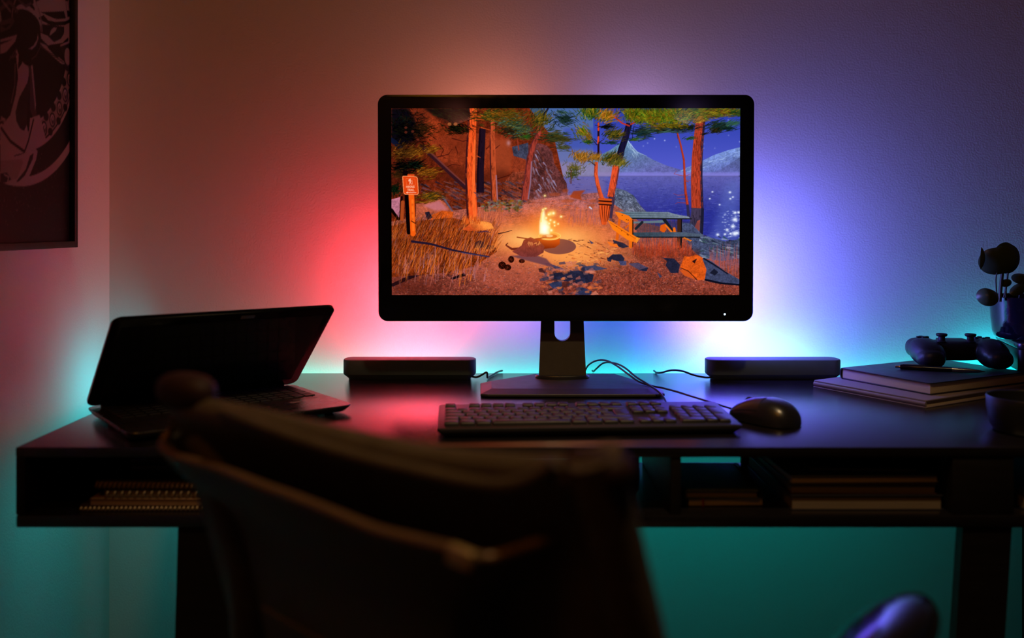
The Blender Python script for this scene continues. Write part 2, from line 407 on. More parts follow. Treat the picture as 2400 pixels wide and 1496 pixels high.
    needles(1322, 280, 20, 13, [(36, 58, 52), (52, 82, 66), (24, 40, 44)], 220, (6, 14), (-.3, .9), 1.9)
    needles(1294, 320, 28, 14, [(70, 84, 44), (52, 74, 52), (110, 86, 36)], 300, (8, 18), (-.3, .4), 1.8)
    needles(1312, 328, 26, 8, [(96, 88, 36), (70, 70, 40)], 130, (8, 18), (-.3, .2), 1.6)
    needles(1316, 346, 20, 8, [(96, 84, 40), (78, 92, 70)], 100, (6, 12), (-.3, .5), 1.6)
    needles(1312, 262, 18, 6, TL, 60, (6, 12), (0, 1), 1.5)
    # slim pine
    needles(1384, 268, 30, 16, GR + YG[:3], 380, (7, 15), (-2.6, -.3), 1.9)
    needles(1420, 274, 24, 17, [(214, 140, 36), (190, 128, 32), (222, 160, 50), (128, 128, 34), (220, 110, 40)], 340, (7, 15), (-1.6, .2), 1.9)
    needles(1362, 306, 18, 14, YG[:4] + [(206, 134, 44)], 150, (7, 15), (.5, 1.2), 1.8)
    needles(1376, 322, 9, 12, [(206, 142, 46), (180, 116, 40), (96, 100, 34)], 90, (6, 12), (.5, 1.3), 1.7)
    needles(1374, 334, 12, 5, GR[2:], 60, (6, 12), (-.4, .2), 1.5)
    needles(1438, 318, 22, 13, OL, 300, (7, 15), (-1.0, 0), 1.9)
    needles(1428, 336, 18, 4, [(24, 54, 52), (40, 76, 64)], 60, (6, 12), (-.3, .3), 1.6)
    needles(1416, 298, 20, 5, DK, 70, (6, 12), (-.3, .3), 1.6)
    needles(1362, 372, 24, 12, [(206, 136, 46), (184, 112, 36), (128, 108, 40), (222, 150, 60)], 260, (7, 15), (-2.1, -.4), 1.8)
    needles(1394, 372, 18, 9, [(206, 136, 46), (170, 120, 40)], 130, (7, 13), (-1.8, -.6), 1.8)
    needles(1432, 374, 24, 12, OL + [(196, 140, 50)], 320, (7, 16), (-1.2, -.2), 1.8)
    needles(1450, 386, 20, 7, [(172, 150, 60), (150, 130, 48), (96, 100, 40)], 160, (6, 14), (-1.7, -.5), 1.7)
    needles(1344, 396, 22, 12, [(128, 118, 56), (98, 102, 56), (150, 122, 52)], 180, (5, 10), (-2.5, .2), 1.5, (.4, .8))
    needles(1340, 412, 14, 12, [(96, 104, 52), (124, 116, 48), (70, 84, 48)], 150, (5, 9), (-2.5, .2), 1.5)
    c.line([(1338, 400), (1338, 430)], 2, 3, (96, 52, 44), .8)
    # canopy across the top right
    needles(1500, 312, 22, 12, [(26, 56, 66), (40, 76, 78), (56, 66, 40)], 220, (8, 18), (-.5, .4), 1.8)
    needles(1482, 328, 14, 4, GR[2:] + [(60, 110, 70)], 46, (8, 16), (-.3, .2), 1.5)
    needles(1536, 306, 40, 7, [(34, 52, 44), (52, 60, 34), (72, 96, 84)], 260, (8, 18), (-.4, .2), 1.8)
    needles(1590, 300, 36, 8, [(30, 36, 26), (44, 50, 26), (26, 42, 48)], 260, (8, 16), (-.4, .2), 2)
    needles(1560, 310, 60, 3, [(84, 124, 110), (70, 100, 84)], 50, (8, 20), (-.3, .1), 1.3, (.3, .6))
    c.poly([(1462, 254), (1735, 254), (1735, 264), (1690, 272), (1600, 286), (1500, 288), (1466, 278)], (66, 72, 20), alpha=.9, soft=4)
    needles(1484, 270, 26, 16, YG, 460, (7, 15), (-2.6, .1), 2)
    needles(1530, 278, 44, 18, YG, 900, (7, 15), (-2.6, .3), 2)
    needles(1585, 276, 36, 20, YG, 760, (7, 15), (-2.6, .4), 2)
    needles(1560, 296, 46, 5, YG[2:5] + [(72, 64, 20)], 200, (7, 14), (-.3, .5), 1.8)
    needles(1640, 268, 30, 14, YG + [(206, 150, 40)], 520, (8, 17), (-.8, .5), 2)
    needles(1634, 284, 12, 6, [(206, 152, 50), (170, 120, 36)], 90, (8, 15), (-1.2, .1), 1.8)
    needles(1690, 264, 40, 10, YG[:5] + [(110, 60, 26)], 420, (8, 16), (-.6, .3), 1.9)
    needles(1722, 266, 12, 8, GR + OL, 120, (7, 14), (-.8, .3), 1.8)
    needles(1680, 298, 24, 10, [(30, 58, 56), (24, 44, 40), (56, 66, 34), (40, 72, 74)], 260, (8, 18), (-.7, .1), 1.9)
    needles(1672, 308, 12, 6, [(66, 56, 24), (40, 44, 28)], 70, (7, 14), (-.9, 0), 1.8)
    needles(1712, 292, 24, 8, [(60, 110, 104), (48, 84, 92), (78, 130, 90)], 130, (8, 18), (-.7, -.1), 1.5, (.35, .7))
    needles(1700, 304, 22, 2, [(24, 52, 44)], 50, (8, 16), (-.6, -.1), 1.6)
    needles(1614, 326, 12, 3, GR, 30, (8, 14), (-.6, -.2), 1.4)
    needles(1648, 316, 8, 4, [(40, 36, 34)], 20, (7, 12), (-.7, 0), 1.5)
    c.line([(1484, 300), (1481, 326)], 1.5, 1.2, (14, 18, 30), .9); c.line([(1478, 306), (1492, 310)], 1.3, 1, (14, 18, 30), .9)

    for k in range(150):
        x = U(1086, 1126); y = U(514, 526); L = U(4, 14)
        c.line([(x, y), (x + L * U(0, .5), y - L)], 1.3, .5, [(226, 96, 34), (170, 66, 26), (250, 140, 64)][int(U(0, 2.99))], U(.5, .95))
    for x0, x1, y0 in ((1116, 1140, 456), (1148, 1172, 474), (1216, 1242, 472), (1418, 1440, 514), (1612, 1650, 552)):
        for k in range(40):
            x = U(x0, x1); y = y0 + U(-2, 6)
            c.line([(x, y), (x + U(-8, 8), y + U(-4, 1))], U(1.5, 3.5), .8, [(120, 62, 50), (70, 40, 44), (150, 84, 62), (96, 70, 90)][int(U(0, 3.99))], U(.5, .9))

    # undergrowth by the trunks
    for k in range(150):
        x = U(1130, 1225); y = U(470, 496)
        c.disc(x, y, U(2, 5), U(1.5, 3), [(150, 92, 30), (96, 84, 44), (104, 92, 92), (60, 40, 26), (120, 124, 108)][int(U(0, 4.99))], U(.4, .9))
    for k in range(130):
        x = U(1118, 1178); y = U(500, 520); L = U(10, 26)
        c.line([(x, y), (x + L * U(-.2, .5), y - L)], 1.1, .4, [(206, 104, 72), (170, 84, 62), (226, 120, 80)][int(U(0, 2.99))], U(.5, .9))
    for k in range(260):
        x = U(1330, 1428); y = U(502, 532); L = U(10, 30)
        c.line([(x, y), (x + L * U(-.15, .15), y - L)], 1.1, .4, [(222, 108, 78), (176, 92, 82), (232, 112, 52), (150, 90, 100)][int(U(0, 3.99))], U(.35, .8))

    # slatted fire-lit post bundle
    c.poly([(1405, 464), (1432, 466), (1428, 510), (1418, 528), (1410, 526), (1404, 500)], (178, 66, 26), tex=.2)
    for x0, x1 in [(1407, 1412), (1414, 1414), (1420, 1417), (1426, 1420)]:
        c.line([(x0, 482), (x1, 526)], 2.6, 2, (238, 96, 42), .95); c.line([(x0 + 3, 484), (x1 + 2, 520)], 1.2, 1, (70, 24, 20), .9)
    for y in (467, 475):
        c.line([(1404, y), (1432, y + 2)], 4.5, 4.5, (206, 84, 32)); c.line([(1404, y + 4), (1432, y + 6)], 3, 3, (50, 18, 16))
    c.line([(1382, 486), (1387, 490)], 4, 2, (210, 212, 236), .9)

    # ---- picnic table
    for k in range(300):
        x = U(1488, 1600); y = U(520, 580); L = U(8, 26)
        c.line([(x, y), (x + U(-4, 4), y - L)], 1.2, .5, [(112, 88, 116), (150, 84, 78), (66, 62, 88), (190, 80, 52)][int(U(0, 3.99))], U(.35, .8))
    c.poly([(1490, 518), (1640, 518), (1640, 546), (1490, 546)], (48, 48, 70), alpha=.45, soft=3)
    tex_poly([(1588, 520), (1620, 524), (1648, 552), (1700, 566), (1735, 560), (1735, 606), (1690, 612), (1640, 604), (1618, 580)], (70, 78, 108), .5)
    for k in range(70):
        x = U(1640, 1735); y = U(554, 604)
        c.line([(x, y), (x + U(6, 18), y + U(1, 6))], U(2, 5), 1, [(38, 44, 64), (108, 122, 148), (52, 82, 76), (150, 164, 184), (28, 32, 50)][int(U(0, 4.99))], U(.4, .85))
    c.poly([(1480, 520), (1555, 516), (1560, 522), (1482, 524)], (104, 124, 132), alpha=.95)
    c.line([(1505, 521), (1490, 536)], 6, 6, (34, 40, 50)); c.line([(1556, 514), (1578, 545)], 8, 7, (30, 34, 42))
    c.poly([(1548, 528), (1560, 524), (1562, 538), (1556, 546), (1546, 540)], (214, 92, 24))
    c.line([(1560, 528), (1575, 545)], 4, 4, (238, 120, 30)); c.line([(1580, 536), (1581, 548)], 6, 6, (232, 112, 28))
    c.line([(1592, 512), (1592, 580)], 10, 10, (66, 42, 34)); c.line([(1597, 514), (1597, 580)], 3, 3, (28, 24, 30))
    c.grad([(1438, 496), (1566, 497), (1582, 502), (1614, 508), (1618, 513), (1480, 511)], (92, 112, 124), (130, 140, 158), (1440, 500), (1614, 510), tex=.15)
    c.line([(1450, 500), (1570, 502)], 1.2, 1.2, (60, 72, 84), .8); c.line([(1466, 505), (1590, 507)], 1.2, 1.2, (66, 80, 92), .8)
    c.line([(1474, 512), (1620, 513)], 3, 3, (30, 34, 40))
    c.grad([(1476, 545), (1600, 544), (1650, 550), (1640, 556), (1494, 557)], (56, 72, 84), (84, 96, 116), (1480, 545), (1640, 556), tex=.2)
    c.line([(1492, 556), (1640, 556)], 2.5, 2.5, (24, 26, 34))
    c.poly([(1604, 556), (1622, 564), (1618, 566), (1600, 558)], (220, 120, 30))
    c.line([(1478, 516), (1478, 578)], 9, 8, (236, 112, 26)); c.line([(1483, 516), (1483, 578)], 2.5, 2.5, (30, 20, 18))
    c.line([(1452, 514), (1446, 560)], 6, 7, (222, 98, 24)); c.line([(1466, 534), (1472, 528)], 3, 3, (222, 98, 24))
    c.poly([(1440, 496), (1452, 498), (1474, 506), (1480, 512), (1470, 523), (1450, 512)], (244, 122, 28))
    c.poly([(1424, 516), (1432, 519), (1492, 556), (1500, 558), (1492, 570), (1470, 562), (1436, 538)], (248, 128, 26))
    c.line([(1430, 522), (1490, 560)], 1.4, 1.4, (170, 66, 18), .6); c.poly([(1492, 556), (1500, 558), (1492, 570), (1486, 566)], (255, 150, 44))
    for x, y in [(1445, 531), (1457, 541), (1472, 551), (1470, 549), (1468, 515), (1472, 516), (1458, 505)]:
        c.disc(x, y, 1.2, 1.2, (70, 30, 12))

    # foot of the table: blades, embers of leaf litter, dark cut shadows
    for k in range(420):
        x = U(1482, 1620); y = U(580, 606); L = U(8, 30)
        c.line([(x, y), (x + U(-4, 4), y - L)], 1.1, .4, [(214, 74, 36), (170, 56, 30), (232, 102, 60), (120, 60, 70)][int(U(0, 3.99))], U(.4, .85))
    c.poly([(1478, 576), (1640, 588), (1640, 612), (1500, 612)], (120, 46, 30), alpha=.5, soft=6, tex=.5)
    for k in range(260):
        x = U(1662, 1735); y = U(606, 650); L = U(14, 44)
        c.line([(x, y), (x + U(-3, 3), y - L)], 1.1, .4, [(176, 92, 92), (132, 88, 112), (206, 92, 66), (100, 90, 124)][int(U(0, 3.99))], U(.3, .75))
    for k in range(900):
        x = U(1385, 1590); y = U(612, 690)
        c.line([(x, y), (x + U(-3, 3), y + U(-4, 3))], 1.2, .5, [(186, 66, 30), (96, 34, 26), (206, 106, 78), (62, 26, 30), (150, 84, 84)][int(U(0, 4.99))], U(.4, .85))
    NV = (34, 38, 62)

    def shard(pts, col=NV, a=.95):
        c.poly(pts, col, alpha=a, tex=.25)
    shard([(1282, 616), (1306, 624), (1330, 632), (1322, 626), (1352, 640), (1300, 630)], (66, 62, 92))
    shard([(1262, 630), (1282, 626), (1278, 640), (1264, 638)], (70, 36, 36))
    shard([(1322, 638), (1356, 634), (1392, 644), (1388, 660), (1360, 668), (1330, 660), (1280, 652), (1300, 640)])
    shard([(1360, 626), (1392, 622), (1424, 630), (1400, 634), (1366, 636)], (64, 66, 96))
    shard([(1284, 664), (1316, 658), (1320, 680), (1296, 676)], (48, 58, 92))
    shard([(1318, 662), (1350, 656), (1334, 672), (1316, 676)], (90, 44, 40))
    shard([(1350, 682), (1364, 672), (1388, 684), (1384, 692), (1348, 692)], (46, 52, 84))
    shard([(1424, 606), (1436, 596), (1456, 596), (1464, 606), (1460, 616), (1440, 610)])
    shard([(1422, 604), (1434, 606), (1432, 614), (1424, 612)]); shard([(1450, 612), (1468, 612), (1468, 622), (1454, 622)], (70, 74, 112))
    shard([(1436, 562), (1462, 570), (1474, 578), (1460, 582), (1440, 574)], (44, 42, 62)); shard([(1380, 562), (1392, 570), (1386, 572)], (74, 70, 104))
    c.poly([(1422, 566), (1446, 572), (1450, 580), (1430, 576)], (246, 120, 40), alpha=.95)
    shard([(1472, 618), (1496, 616), (1520, 628), (1512, 636), (1500, 634)], (80, 70, 96)); shard([(1496, 634), (1520, 626), (1516, 636)], NV)
    shard([(1552, 604), (1580, 606), (1594, 620), (1590, 640), (1572, 640), (1560, 622), (1564, 612)])
    shard([(1540, 636), (1552, 648), (1546, 652)], (66, 64, 92))
    for k in range(70):
        x = U(1330, 1440); y = U(560, 612)
        c.line([(x, y), (x + U(4, 14), y + U(-2, 4))], U(1, 3), .6, [(104, 40, 24), (70, 30, 30), (255, 178, 96), (200, 84, 36)][int(U(0, 3.99))], U(.4, .85))
    for k in range(120):
        x = U(1262, 1400); y = U(612, 690)
        c.poly([(x, y), (x + U(6, 16), y - U(0, 5)), (x + U(8, 18), y + U(2, 5)), (x + U(0, 6), y + U(3, 7))],
               [(230, 118, 62), (52, 56, 86), (190, 104, 92), (40, 34, 50), (214, 132, 110)][int(U(0, 4.99))], alpha=U(.3, .7))
    # boulder at the right
    tex_poly([(1594, 628), (1604, 600), (1614, 602), (1634, 597), (1650, 606), (1660, 640), (1652, 656), (1636, 657), (1618, 646)], (214, 90, 30), .25)
    tex_poly([(1646, 606), (1664, 610), (1700, 636), (1735, 656), (1735, 668), (1690, 664), (1652, 656), (1656, 632)], (66, 72, 102), .35)
    c.line([(1650, 606), (1676, 622), (1706, 642)], 4, 3, (24, 26, 44)); c.line([(1654, 656), (1690, 664), (1735, 668)], 5, 4, (18, 20, 36))
    c.line([(1596, 628), (1614, 636), (1634, 656)], 1.8, 1.8, (52, 18, 14)); c.poly([(1622, 612), (1634, 606), (1628, 618)], (50, 24, 24))
    c.poly([(1592, 632), (1612, 636), (1630, 656), (1604, 646)], (206, 88, 36))
    c.poly([(1664, 640), (1674, 630), (1684, 638), (1676, 646)], (30, 32, 50))
    # pine cones
    for x, y, rx, ry in [(1177, 622, 9, 9), (1190, 627, 8, 7), (1198, 608, 7, 8), (1223, 612, 7, 5)]:
        c.disc(x, y, rx, ry, (34, 12, 10))
        for k in range(26):
            t = U(0, 6.28); q = U(0, .85)
            c.disc(x + rx * q * math.cos(t), y + ry * q * math.sin(t), .9, .7, (112, 44, 26), .8)

    c.poly([(917, 640), (1000, 660), (1060, 693), (917, 693)], (60, 20, 14), alpha=.55, soft=16)
    c.poly([(917, 254), (1010, 254), (990, 330), (917, 470)], (10, 8, 14), alpha=.35, soft=14)
    # ---- fire pit
    c.disc(1310, 578, 40, 18, (128, 74, 66), .95); c.poly([(1196, 600), (1232, 610), (1300, 628), (1280, 606), (1250, 596)], (110, 66, 76), alpha=.9, soft=1)
    c.grad([(1236, 562), (1312, 550), (1312, 572), (1300, 581), (1270, 584), (1240, 580)], (206, 82, 20), (120, 40, 14), (1290, 560), (1285, 584))
    c.disc(1288, 553, 26, 9, (255, 198, 96)); c.ring(1288, 553, 25.5, 9, 2.2, (255, 232, 130))
    c.disc(1288, 554, 18, 5, (196, 92, 32), .8); c.disc(1288, 553, 8, 3, (255, 236, 190))
    c.line([(1212, 556), (1250, 562), (1280, 556)], 2.5, 3, (150, 60, 26))
    c.line([(1186, 574), (1190, 570)], 2.5, 2, (96, 38, 28)); c.line([(1186, 575), (1200, 584), (1216, 584)], 3, 8, (120, 48, 32))
    c.grad([(1200, 590), (1222, 576), (1228, 562), (1244, 556), (1266, 566), (1276, 578), (1274, 592), (1256, 602), (1224, 602)], (150, 66, 44), (122, 56, 54), (1240, 560), (1240, 602), tex=.2)
    for k in range(14):
        x = U(1234, 1268)
        c.line([(x, U(564, 572)), (x + U(-6, 6), U(570, 578))], 1.6, .8, (252, 170, 96), .7)
    # flame and sparks
    c.disc(1283, 525, 60, 56, (255, 112, 34), .55, soft=.5)
    c.disc(1280, 530, 36, 36, (255, 176, 70), .6, soft=.5)
    c.poly([(1264, 548), (1265, 520), (1270, 498), (1274, 486), (1277, 500), (1280, 516), (1286, 520), (1290, 535), (1288, 550)], (255, 246, 190), alpha=1., soft=2)
    c.disc(1276, 536, 12, 18, (255, 255, 245), 1., soft=.35)
    c.line([(1268, 520), (1269, 500), (1276, 488)], 3, 2, (255, 226, 120), .8)
    for x, y, r in [(1277, 459, 4), (1279, 489, 4), (1290, 501, 8), (1297, 500, 8), (1286, 503, 6), (1280, 511, 6), (1290, 516, 6), (1299, 521, 6), (1315, 508, 5), (1287, 524, 6), (1308, 525, 4), (1292, 540, 8), (1300, 529, 4), (1272, 492, 4)]:
        c.disc(x, y, r, r, (255, 208, 96), .7, soft=.7); c.disc(x, y, r * .55, r * .55, (255, 250, 200), 1., soft=.4)

    # ---- trail sign
    c.line([(952, 440), (954, 480), (958, 545)], 8, 9, (14, 8, 12))
    c.line([(942, 462), (938, 512)], 5, 5, (26, 10, 12)); c.line([(944, 474), (942, 514)], 8, 8, (168, 74, 34))
    c.line([(950, 405), (951, 415)], 12, 12, (20, 12, 14)); c.line([(957, 411), (970, 411)], 4, 4, (226, 84, 34))
    c.line([(964.5, 455), (966, 490), (968, 548)], 13, 12, (240, 96, 24))
    c.line([(967, 470), (969, 540)], 5, 5, (255, 130, 44), .6); c.line([(964, 518), (974, 524)], 2, 2, (60, 20, 14))
    for y in (480, 500, 514):
        c.disc(967, y, 3.5, 4, (180, 60, 20), .5, soft=.4)
    c.poly([(943.2, 414.5), (946, 412.2), (976, 414), (979.5, 417.5), (981.8, 453), (979, 457), (950, 456.5), (946, 453)], (255, 150, 96))
    c.poly([(945, 415), (947, 413.8), (975.5, 415.5), (978, 418), (980.2, 452.5), (978, 455.4), (951, 455), (947.6, 452.5)], (222, 72, 22))
    c.line([(952, 419), (973, 420), (974, 434), (953, 433.5), (952, 419)], .7, .7, (246, 120, 70))
    P = (255, 196, 166)
    c.disc(961.7, 420.2, 1.35, 1.35, P)
    c.line([(961.3, 422), (961.6, 427)], 3.0, 2.4, P); c.line([(961.4, 426.5), (960, 432.2)], 1.5, 1.2, P); c.line([(961.6, 426.5), (964.6, 432.2)], 1.5, 1.2, P)
    c.line([(961.6, 423), (964.4, 424.8), (966, 424.4)], 1.0, .9, P); c.line([(966.3, 423.4), (967, 432)], .7, .7, P)
    c.line([(959, 421.5), (958.6, 424.6)], 1.8, 1.8, P)
    write(c, 'HIKING', 952.6, 436, 4.4, 3.0, 1.05, P, .95, .02)
    write(c, 'TRAIL', 955.2, 443.2, 4.6, 2.9, 1.0, P, .95, .02)
    c.line([(954, 451.6), (975.5, 452)], 1.4, 1.4, P); c.poly([(951.4, 451.5), (956, 449.4), (956, 454)], P)

    img = c.a.reshape(438, SS, 816, SS, 3).mean((1, 3))
    img = np.clip((img - .5) * 1.06 + .49, 0, 1)
    return img

# ------------------------------------------------------------------ helpers
SC = bpy.context.scene
COL = SC.collection
PI = math.pi
F, CX, HY, CZ = 2155.0, 1200.0, 530.0, 1.036     # lens in picture units, vanishing point, eye height
DESK = 0.74


def at(px, py, y):
    """point of the place that the photograph shows at (px, py), at distance y"""
    return Vector(((px - CX) * y / F, y, CZ - (py - HY) * y / F))


def on(px, py, z=DESK):
    y = (CZ - z) * F / (py - HY)
    return Vector(((px - CX) * y / F, y, z))


def mat(name, base, rough=.5, metal=0., spec=.5, nscale=60., nrough=.08, bump=0., bscale=200., var=.12, coat=0., emit=None, estr=0., trans=0., stretch=None, ior=1.5):
    m = bpy.data.materials.new(name)
    m.use_nodes = True
    nt = m.node_tree
    N, L = nt.nodes, nt.links
    p = N['Principled BSDF']
    tc = N.new('ShaderNodeTexCoord'); mp = N.new('ShaderNodeMapping')
    L.new(tc.outputs['Object'], mp.inputs['Vector'])
    if stretch:
        mp.inputs['Scale'].default_value = stretch
    nz = N.new('ShaderNodeTexNoise'); nz.inputs['Scale'].default_value = nscale; nz.inputs['Detail'].default_value = 4
    L.new(mp.outputs['Vector'], nz.inputs['Vector'])
    cr = N.new('ShaderNodeMapRange'); cr.inputs['To Min'].default_value = 1 - var; cr.inputs['To Max'].default_value = 1 + var
    L.new(nz.outputs['Fac'], cr.inputs['Value'])
    hv = N.new('ShaderNodeMix'); hv.data_type = 'RGBA'; hv.blend_type = 'MULTIPLY'; hv.inputs['Factor'].default_value = 1
    hv.inputs['A'].default_value = (*base, 1)
    L.new(cr.outputs['Result'], hv.inputs['B'])
    L.new(hv.outputs['Result'], p.inputs['Base Color'])
    rr = N.new('ShaderNodeMapRange'); rr.inputs['To Min'].default_value = max(0.02, rough - nrough); rr.inputs['To Max'].default_value = min(1, rough + nrough)
    L.new(nz.outputs['Fac'], rr.inputs['Value']); L.new(rr.outputs['Result'], p.inputs['Roughness'])
    p.inputs['Metallic'].default_value = metal
    p.inputs['Specular IOR Level'].default_value = spec
    p.inputs['IOR'].default_value = ior
    p.inputs['Coat Weight'].default_value = coat
    p.inputs['Coat Roughness'].default_value = .12
    p.inputs['Transmission Weight'].default_value = trans
    if bump:
        nb = N.new('ShaderNodeTexNoise'); nb.inputs['Scale'].default_value = bscale; nb.inputs['Detail'].default_value = 5
        L.new(mp.outputs['Vector'], nb.inputs['Vector'])
        bp = N.new('ShaderNodeBump'); bp.inputs['Strength'].default_value = 1; bp.inputs['Distance'].default_value = bump
        L.new(nb.outputs['Fac'], bp.inputs['Height']); L.new(bp.outputs['Normal'], p.inputs['Normal'])
    if emit:
        p.inputs['Emission Color'].default_value = (*emit, 1); p.inputs['Emission Strength'].default_value = estr
    return m


def picture_mat(name, glow, rough=.25, spec=.3):
    """material that shows the picture painted on a panel; glow > 0 for a lit screen"""
    m = bpy.data.materials.new(name); m.use_nodes = True
    nt = m.node_tree; p = nt.nodes['Principled BSDF']
    a = nt.nodes.new('ShaderNodeAttribute'); a.attribute_name = 'picture'
    nz = nt.nodes.new('ShaderNodeTexNoise'); nz.inputs['Scale'].default_value = 300
    mr = nt.nodes.new('ShaderNodeMapRange'); mr.inputs['To Min'].default_value = rough - .04; mr.inputs['To Max'].default_value = rough + .04
    nt.links.new(nz.outputs['Fac'], mr.inputs['Value']); nt.links.new(mr.outputs['Result'], p.inputs['Roughness'])
    p.inputs['Specular IOR Level'].default_value = spec
    if glow:
        p.inputs['Base Color'].default_value = (.004, .004, .004, 1)
        nt.links.new(a.outputs['Color'], p.inputs['Emission Color']); p.inputs['Emission Strength'].default_value = glow
    else:
        nt.links.new(a.outputs['Color'], p.inputs['Base Color'])
    return m


def obj(name, bm, m=None, parent=None, smooth=True, angle=38):
    me = bpy.data.meshes.new(name)
    bmesh.ops.recalc_face_normals(bm, faces=bm.faces[:])
    bm.to_mesh(me); bm.free()
    if smooth:
        me.shade_smooth(); me.set_sharp_from_angle(angle=math.radians(angle))
    o = bpy.data.objects.new(name, me); COL.objects.link(o)
    if m:
        me.materials.append(m)
    if parent:
        o.parent = parent
    return o


def thing(name, label, cat, loc=(0, 0, 0), rz=0., group=None):
    o = bpy.data.objects.new(name, None); COL.objects.link(o)
    o.empty_display_size = .03
    o.location = loc; o.rotation_euler = (0, 0, rz)
    return tag(o, label, cat, group)


def tag(o, label, cat, group=None):
    o['label'] = label; o['category'] = cat
    if group:
        o['group'] = group
    return o


def struct(o):
    o['kind'] = 'structure'
    return o


def BM():
    return bmesh.new()


def box(bm, x0, x1, y0, y1, z0, z1, bev=0., seg=2, M=None):
    r = bmesh.ops.create_cube(bm, size=1.)
    vs = r['verts']
    for v in vs:
        v.co = Vector((x0 + (v.co.x + .5) * (x1 - x0), y0 + (v.co.y + .5) * (y1 - y0), z0 + (v.co.z + .5) * (z1 - z0)))
    if bev:
        es = list({e for v in vs for e in v.link_edges})
        g = bmesh.ops.bevel(bm, geom=es, offset=bev, segments=seg, affect='EDGES', profile=.5)
        vs = list({v for f in g['faces'] for v in f.verts} | {v for v in vs if v.is_valid})
    if M is not None:
        bmesh.ops.transform(bm, matrix=M, verts=[v for v in vs if v.is_valid])
    return vs


def loft(bm, rings, cap0=True, cap1=True, closed=True):
    V = [[bm.verts.new(p) for p in r] for r in rings]
    n = len(V[0])
    for a, b in zip(V, V[1:]):
        for k in range(n if closed else n - 1):
            bm.faces.new((a[k], a[(k + 1) % n], b[(k + 1) % n], b[k]))
    if cap0:
        bm.faces.new(list(reversed(V[0])))
    if cap1:
        bm.faces.new(V[-1])
    return [v for r in V for v in r]


def rrect(w, d, r, n=6, cx=0., cy=0.):
    r = max(1e-5, min(r, w / 2 - 1e-5, d / 2 - 1e-5))
    out = []
    for sx, sy, a in ((1, 1, 0), (-1, 1, 90), (-1, -1, 180), (1, -1, 270)):
        for k in range(n + 1):
            t = math.radians(a + 90 * k / n)
            out.append((cx + sx * (w / 2 - r) + r * math.cos(t), cy + sy * (d / 2 - r) + r * math.sin(t)))
    return out


def slab(bm, w, d, r, z0, z1, bev=.001, n=6, cx=0., cy=0., M=None):
    """rounded-rectangle block with softened top and bottom edges"""
    rings = []
    for z, i in ((z0, bev), (z0 + bev * .3, bev * .3), (z0 + bev, 0), (z1 - bev, 0), (z1 - bev * .3, bev * .3), (z1, bev)):
        rings.append([(x, y, z) for x, y in rrect(w - 2 * i, d - 2 * i, max(1e-4, r - i), n, cx, cy)])
    v = loft(bm, rings)
    if M is not None:
        bmesh.ops.transform(bm, matrix=M, verts=v)
    return v


def lathe(bm, prof, n=40, M=None, cap0=True, cap1=True):
    rings = [[(r * math.cos(2 * PI * k / n), r * math.sin(2 * PI * k / n), z) for k in range(n)] for r, z in prof]
    v = loft(bm, rings, cap0, cap1)
    if M is not None:
        bmesh.ops.transform(bm, matrix=M, verts=v)
    return v


def smooth_path(pts, per=10):
    """Catmull-Rom through points"""
    P = [Vector(p) for p in pts]
    P = [P[0] * 2 - P[1]] + P + [P[-1] * 2 - P[-2]]
    out = []
    for i in range(1, len(P) - 2):
        for k in range(per):
            t = k / per
            a, b, c, d = P[i - 1], P[i], P[i + 1], P[i + 2]
            out.append(.5 * ((2 * b) + (c - a) * t + (2 * a - 5 * b + 4 * c - d) * t * t + (3 * b - a - 3 * c + d) * t ** 3))
    out.append(P[-2])
    return out


def tube(bm, pts, r, n=10, flat=None, cap=True):
    """tube along points; r a number or a list; flat=(a, b) scales the section"""
    P = [Vector(p) for p in pts]
    up = Vector((0, 0, 1))
    rings = []
    N = None
    for i, p in enumerate(P):
        t = (P[min(i + 1, len(P) - 1)] - P[max(i - 1, 0)]).normalized()
        if N is None:
            N = t.cross(up)
            if N.length < 1e-3:
                N = Vector((1, 0, 0))
            N.normalize()
        N = (N - t * N.dot(t)).normalized()
        B = t.cross(N)
        rr = r[i] if isinstance(r, (list, tuple)) else r
        fa, fb = flat if flat else (1, 1)
        rings.append([p + (N * math.cos(2 * PI * k / n) * fa + B * math.sin(2 * PI * k / n) * fb) * rr for k in range(n)])
    return loft(bm, rings, cap, cap)


def ellipsoid(bm, c, r, n=16, M=None, e=2.):
    v = bmesh.ops.create_uvsphere(bm, u_segments=n * 2, v_segments=n, radius=1.)['verts']
    for q in v:
        d = q.co.copy()
        if e != 2.:
            s = (abs(d.x) ** e + abs(d.y) ** e + abs(d.z) ** e) ** (-1 / e)
            d *= s
        q.co = Vector((d.x * r[0], d.y * r[1], d.z * r[2]))
    if M is not None:
        bmesh.ops.transform(bm, matrix=M, verts=v)
    bmesh.ops.translate(bm, vec=Vector(c), verts=v)
    return v


def fuse(name, bm, m, parent, voxel=.0016, smooth=6):
    """melt overlapping shapes of one part into one continuous skin"""
    tmp = obj('tmp', bm)
    r = tmp.modifiers.new('r', 'REMESH'); r.mode = 'VOXEL'; r.voxel_size = voxel
    s = tmp.modifiers.new('s', 'SMOOTH'); s.factor = .5; s.iterations = smooth
    dg = bpy.context.evaluated_depsgraph_get()
    me = bpy.data.meshes.new_from_object(tmp.evaluated_get(dg))
    me.name = name
    bpy.data.objects.remove(tmp)
    o = bpy.data.objects.new(name, me); COL.objects.link(o)
    me.materials.clear(); me.materials.append(m); me.shade_smooth()
    o.parent = parent
    return o


